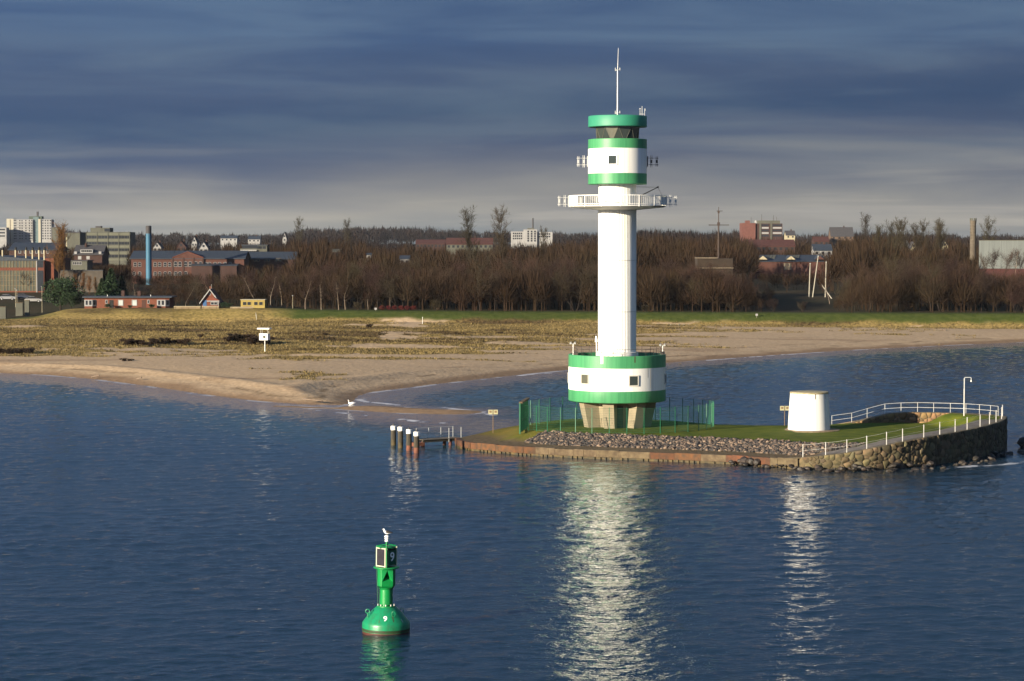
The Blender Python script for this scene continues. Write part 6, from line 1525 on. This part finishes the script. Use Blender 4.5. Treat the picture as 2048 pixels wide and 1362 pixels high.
# evergreens by the bungalow
e1 = leafy(1, 'round', 'evergreen', 3600); e2 = leafy(2, 'fir', 'evergreen', 2600)
for px1, pyb, pyt, Yd, pr_, wid, lab in ((120, 610, 547, 528, e1, 1.28, 'big dark rounded evergreen left of the bungalow'), (142, 612, 578, 526, e1, 1.3, 'small rounded evergreen bush right beside the big one'), (222, 592, 536, 545, e2, 1.35, 'dark conifer with layered boughs behind the bungalow'), (243, 592, 552, 548, e2, 1.2, 'smaller conifer behind the bungalow chimney'), (203, 592, 556, 550, e2, 1.3, 'shorter conifer at the bungalow corner')):
    x = DX(px1, Yd); plant('evergreen_tree', lab, pr_, x, Yd, DZ(pyt, Yd) - Hs(x, Yd), px1, None, wid)
for px1, pyt, lab in ((214, 606, 'round evergreen bush under the bungalow window'), (260, 609, 'low evergreen bush beside the bungalow window'), (304, 607, 'wide evergreen bush by the bungalow door')):
    x = DX(px1, 520); plant('evergreen_bush', lab, e1, x, 520, (DZ(pyt, 520) - Hs(x, 520)) * 1.05, px1, None, 1.5, 'bush')
for px1, Yd, h_, lab in ((447, 521, 1.6, 'evergreen hedge bush right of the gabled cottage'), (457, 521, 1.4, 'lower hedge bush right of the gabled cottage')):
    x = DX(px1, Yd); plant('evergreen_bush', lab, e1, x, Yd, h_, px1, None, 1.5, 'bush')
# golden trees by the yard wall, bushes on the dike, shrubs in the dunes
for px1, pyt, Yd in ((150, 552, 600), (164, 550, 604), (178, 556, 600), (192, 558, 602)):
    x = DX(px1, Yd); plant('golden_tree', 'yellow leaved young tree before the pale yard wall', pr_gold, x, Yd, DZ(pyt, Yd) - Hs(x, Yd), px1, 'yellow trees before the yard wall', 1.6)
pr_red = bare_tree(81, 'shrub', 1.2, 'bark', 'twigred', 6); pr_dune = [bare_tree(90 + i, 'shrub', 1.6, 'heath', 'heath', 7) for i in range(2)]; pr_ol = bare_tree(84, 'shrub', 1.2, 'bark', 'twigolive', 3)
for px1 in (765, 778, 790, 803, 815, 826):
    x = DX(px1, 520); plant('red_bush', 'low crimson-twigged bush along the dike path', pr_red, x, 519, 1.5, px1, 'crimson bushes along the dike', 1.5, 'bush')
for px1, pyt, lab in ((872, 592, 'broad rounded olive bush on the dike edge'), (715, 598, 'small olive bush on the dike edge by the birches'), (1290, 604, 'green-yellow bush against the wood right of the tower'), (1470, 596, 'olive bush before the dark right-hand wood')):
    Yd = 520 if px1 < 1000 else 512; x = DX(px1, Yd); plant('olive_bush', lab, pr_ol, x, Yd, DZ(pyt, Yd) - Hs(x, Yd), px1, None, 1.5, 'bush')
ds_ = random.Random(8)
def dshrub(px1, pyb, h_, wid, lab, grp):
    g = ground(px1, pyb); plant('dune_shrub', lab, pr_dune[int(px1) % 2], g.x, g.y, h_, px1, grp, wid, 'shrub', .25)
for px1 in range(252, 372, 13): dshrub(px1, 691 + ds_.uniform(-2, 1), ds_.uniform(1.3, 1.9), 1.7, 'dark brown shrub in the long dune thicket', 'shrubs of the long dune thicket')
for px1 in range(458, 548, 10): dshrub(px1, 689 + ds_.uniform(-1, 1), ds_.uniform(1.6, 2.4), 1.5, 'dark brown shrub beside the beach beacon', 'shrubs beside the beach beacon')
for px1 in range(-10, 64, 12): dshrub(px1, 707 + ds_.uniform(-1, 1), ds_.uniform(1.0, 1.6), 1.7, 'dark shrub at the beach edge in the west', 'shrubs at the western beach edge')
for px1, pyb, h_, lab in ((246, 722, .9, 'low brown shrub alone on the open sand'), (262, 722, .8, 'small brown shrub on the open sand'), (402, 676, 1.1, 'rounded brown shrub in pale dune grass'), (650, 672, 1.0, 'brown shrub by the sandy track'), (740, 656, 1.2, 'brown shrub on the low dune ridge'), (1000, 660, .9, 'low shrub in the dunes left of the tower')): dshrub(px1, pyb, h_, 1.7, lab, None)

# woods farther off: one mass of bare crowns
MID = np.array([(-300, 500), (0, 490), (120, 488), (260, 486), (300, 480), (400, 484), (480, 480), (560, 476), (620, 468), (700, 470), (760, 482), (830, 482), (990, 484), (1100, 478), (1200, 468), (1290, 452), (1340, 456), (1400, 462), (1450, 460), (1480, 458), (1560, 476), (1640, 474), (1720, 462), (1800, 464), (1900, 468), (1960, 474), (2048, 470), (2400, 466)])
RIDGE = np.array([(-400, 462), (0, 458), (130, 455), (180, 461), (260, 462), (400, 464), (480, 465), (560, 463), (610, 455), (700, 452), (790, 451), (880, 454), (960, 460), (1060, 460), (1200, 462), (1400, 465), (1700, 464), (2048, 468), (2500, 466)])
wr2 = np.random.default_rng(17)
def crowns(name, count, y0, y1, prof, jit, seg, hmin, hmax, m, label, px_rng=(-620, 2600), lower=30, fat=1.0):
    VV, FF, o = [], [], 0
    Ya = y0 + (y1 - y0) * wr2.random(count); Pa = wr2.uniform(*px_rng, count); Xa = (Pa - 1024) / FPX * Ya * 1.0; Ga = H(Xa, Ya)
    for Yd, pxc, x, zg in zip(Ya, Pa, Xa, Ga):
        f = (Yd - y0) / (y1 - y0)
        if Yd < 620 and (Yd < np.interp(x, CREST[:, 0], CREST[:, 1]) + 5 or (pxc < 560 and Yd < 538)): continue
        top = float(np.interp(pxc, prof[:, 0], prof[:, 1])) + (1 - f) * lower * wr2.uniform(.4, 1.2) + wr2.uniform(-jit, jit)
        lim = limit(pxc, Yd, 9 if Yd < 900 else 5); top = max(top, lim - 1)
        h_ = DZ(top, Yd) - zg
        if h_ < hmin: continue
        h_ = min(h_, hmax); zc_ = DZ(top, Yd) - h_ if False else zg
        n_ = seg; rad = h_ * wr2.uniform(.26, .40)
        th_ = wr2.uniform(0, 2 * PI, n_); ph_ = np.arccos(wr2.uniform(-.75, 1, n_)); rr_ = wr2.random(n_) ** .4
        c = np.stack([x + rad * rr_ * np.sin(ph_) * np.cos(th_), Yd + rad * rr_ * np.sin(ph_) * np.sin(th_), zg + h_ * .56 + h_ * .42 * rr_ * np.cos(ph_)], 1)
        d = c - np.array([x, Yd, zg + h_ * .2]); d /= np.linalg.norm(d, axis=1)[:, None] + 1e-6
        ln_ = h_ * wr2.uniform(.06, .16, n_)[:, None]; s = np.cross(d, wr2.normal(size=(n_, 3))); s /= np.linalg.norm(s, axis=1)[:, None] + 1e-6; s *= h_ * wr2.uniform(.006, .016, n_)[:, None] * fat
        v = np.stack([c - d * ln_ - s, c - d * ln_ + s, c + d * ln_], 1).reshape(-1, 3)
        tv = np.array([(x - .02 * h_, Yd, zg - .5), (x + .02 * h_, Yd, zg - .5), (x, Yd, zg + h_ * .7)]); v = np.concatenate([v, tv])
        VV.append(v); FF.append(np.arange(len(v)).reshape(-1, 3) + o); o += len(v)
    me = npmesh(name, np.concatenate(VV), np.concatenate(FF), m)
    tag(link(name, me), label, 'wood', None, 'stuff')
M['midwood'] = mat('mid_woodland', (.032, .019, .0125), (.022, .016, .0095), 1, .035, world=True, spec=0)
crowns('belt_undergrowth', 2000, 505, 600, TOPS + np.array([0, 20]), 10, 150, 1.5, 10, M['midwood'], 'brown undergrowth filling the wood behind the dike', (270, 2500), 40, .6)
crowns('middle_woodland', 1950, 640, 1150, MID + np.array([0, 4]), 5, 210, 2.5, 16, M['midwood'], 'bare brown woodland between the town buildings', lower=34, fat=.75)
crowns('rising_woodland', 1700, 1200, 2000, (MID + RIDGE[0:1] * 0) + np.array([0, -3]), 3, 90, 3, 20, M['farwood'], 'dark bare woodland on the rising ground', lower=18, fat=1.8)
crowns('ridge_woodland', 2000, 2450, 2900, RIDGE, 1.8, 60, 4, 40, M['farwood'], 'dark wooded ridge on the skyline', lower=12, fat=2.6)

# ------------------------------------------------------------------ dune grass
msk = (grass > .45) & (green < .5) & (yf > 300) & (yf < 512) & (np.abs(xf) < .235 * yf + 4)
idx = np.nonzero(msk)[0]; gr = np.random.default_rng(12); pick = gr.choice(idx, 40000)
bx = xf[pick] + gr.uniform(-.4, .4, len(pick)); by = yf[pick] + gr.uniform(-.4, .4, len(pick)); bz = H(bx, by); br = heath[pick]
nb_ = 4; VV = []
for j in range(nb_):
    a = gr.uniform(0, 2 * PI, len(pick)); l = gr.uniform(.08, .30, len(pick)) * (1 + .3 * br); w_ = gr.uniform(.05, .14, len(pick)); q = gr.uniform(.1, .5, len(pick)) * l; ox_ = gr.normal(0, .14, len(pick)); oy_ = gr.normal(0, .14, len(pick))
    p0 = np.stack([bx + ox_ - w_ * np.sin(a), by + oy_ + w_ * np.cos(a), bz - .05], 1); p1 = np.stack([bx + ox_ + w_ * np.sin(a), by + oy_ - w_ * np.cos(a), bz - .05], 1); p2 = np.stack([bx + ox_ + q * np.cos(a), by + oy_ + q * np.sin(a), bz + l], 1)
    VV.append(np.stack([p0, p1, p2], 1).reshape(-1, 3))
VV = np.concatenate(VV); tone = np.tile(np.repeat(np.clip(br * .9 + gr.uniform(-.2, .7, len(pick)) + .9 * (fbm(bx / 7, by / 5, 3) - .4), 0, 1), 3), nb_)
gm_ = mat('dune_grass', (.2, .14, .045), rough=.9, spec=.1); t = gm_.node_tree; an = t.nodes.new('ShaderNodeAttribute'); an.attribute_name = 'tone'; rr = t.nodes.new('ShaderNodeValToRGB'); t.links.new(an.outputs['Fac'], rr.inputs[0])
rr.color_ramp.elements[0].color = (.17, .125, .052, 1); rr.color_ramp.elements[1].color = (.05, .034, .017, 1)
x = rr.color_ramp.elements.new(.5); x.color = (.10, .075, .031, 1); t.links.new(rr.outputs[0], t.nodes['Principled BSDF'].inputs['Base Color'])
me = npmesh('dune_grass', VV, np.arange(len(VV)).reshape(-1, 3), gm_, False, {'tone': tone.astype(np.float32)})
tag(link('dune_grass', me), 'dry yellow marram grass tufts over the dunes', 'grass', None, 'stuff')
# pale revetment stones under the dike on the right
RV, RF, o = [], [], 0
for i in range(420):
    pxc = random.uniform(1335, 1540); g = ground(pxc, random.uniform(643, 651), 4); z_ = g.z; pv, pf = random.choice(protos); v = pv * random.uniform(.25, .55) + np.array([g.x, g.y, z_ + .0]); RV.append(v); RF.append(pf + o); o += len(pv)
me = npmesh('revetment', np.concatenate(RV), np.concatenate(RF), mat('revetment_stone', (.17, .155, .12), (.07, .065, .05), .9, .6, world=True))
tag(link('revetment_stones', me), 'pale revetment stones along the foot of the dike', 'stones', None, 'stuff')

# ------------------------------------------------------------------ air
HAZE = 0.000016
if HAZE:
    mb = MB().span(-6200, 6200, -3200, 5000, -30, 90); hz = mb.build('haze', None if False else [], None)
    hm = bpy.data.materials.new('haze_air'); hm.use_nodes = True; hm.node_tree.nodes.clear()
    vo_ = hm.node_tree.nodes.new('ShaderNodeVolumePrincipled'); vo_.inputs['Color'].default_value = (.82, .88, 1, 1); vo_.inputs['Density'].default_value = HAZE; vo_.inputs['Anisotropy'].default_value = 0
    oo = hm.node_tree.nodes.new('ShaderNodeOutputMaterial'); hm.node_tree.links.new(vo_.outputs[0], oo.inputs['Volume'])
    hz.data.materials.append(hm); tag(hz, 'thin blue winter haze over the water and town', 'haze', None, 'stuff')
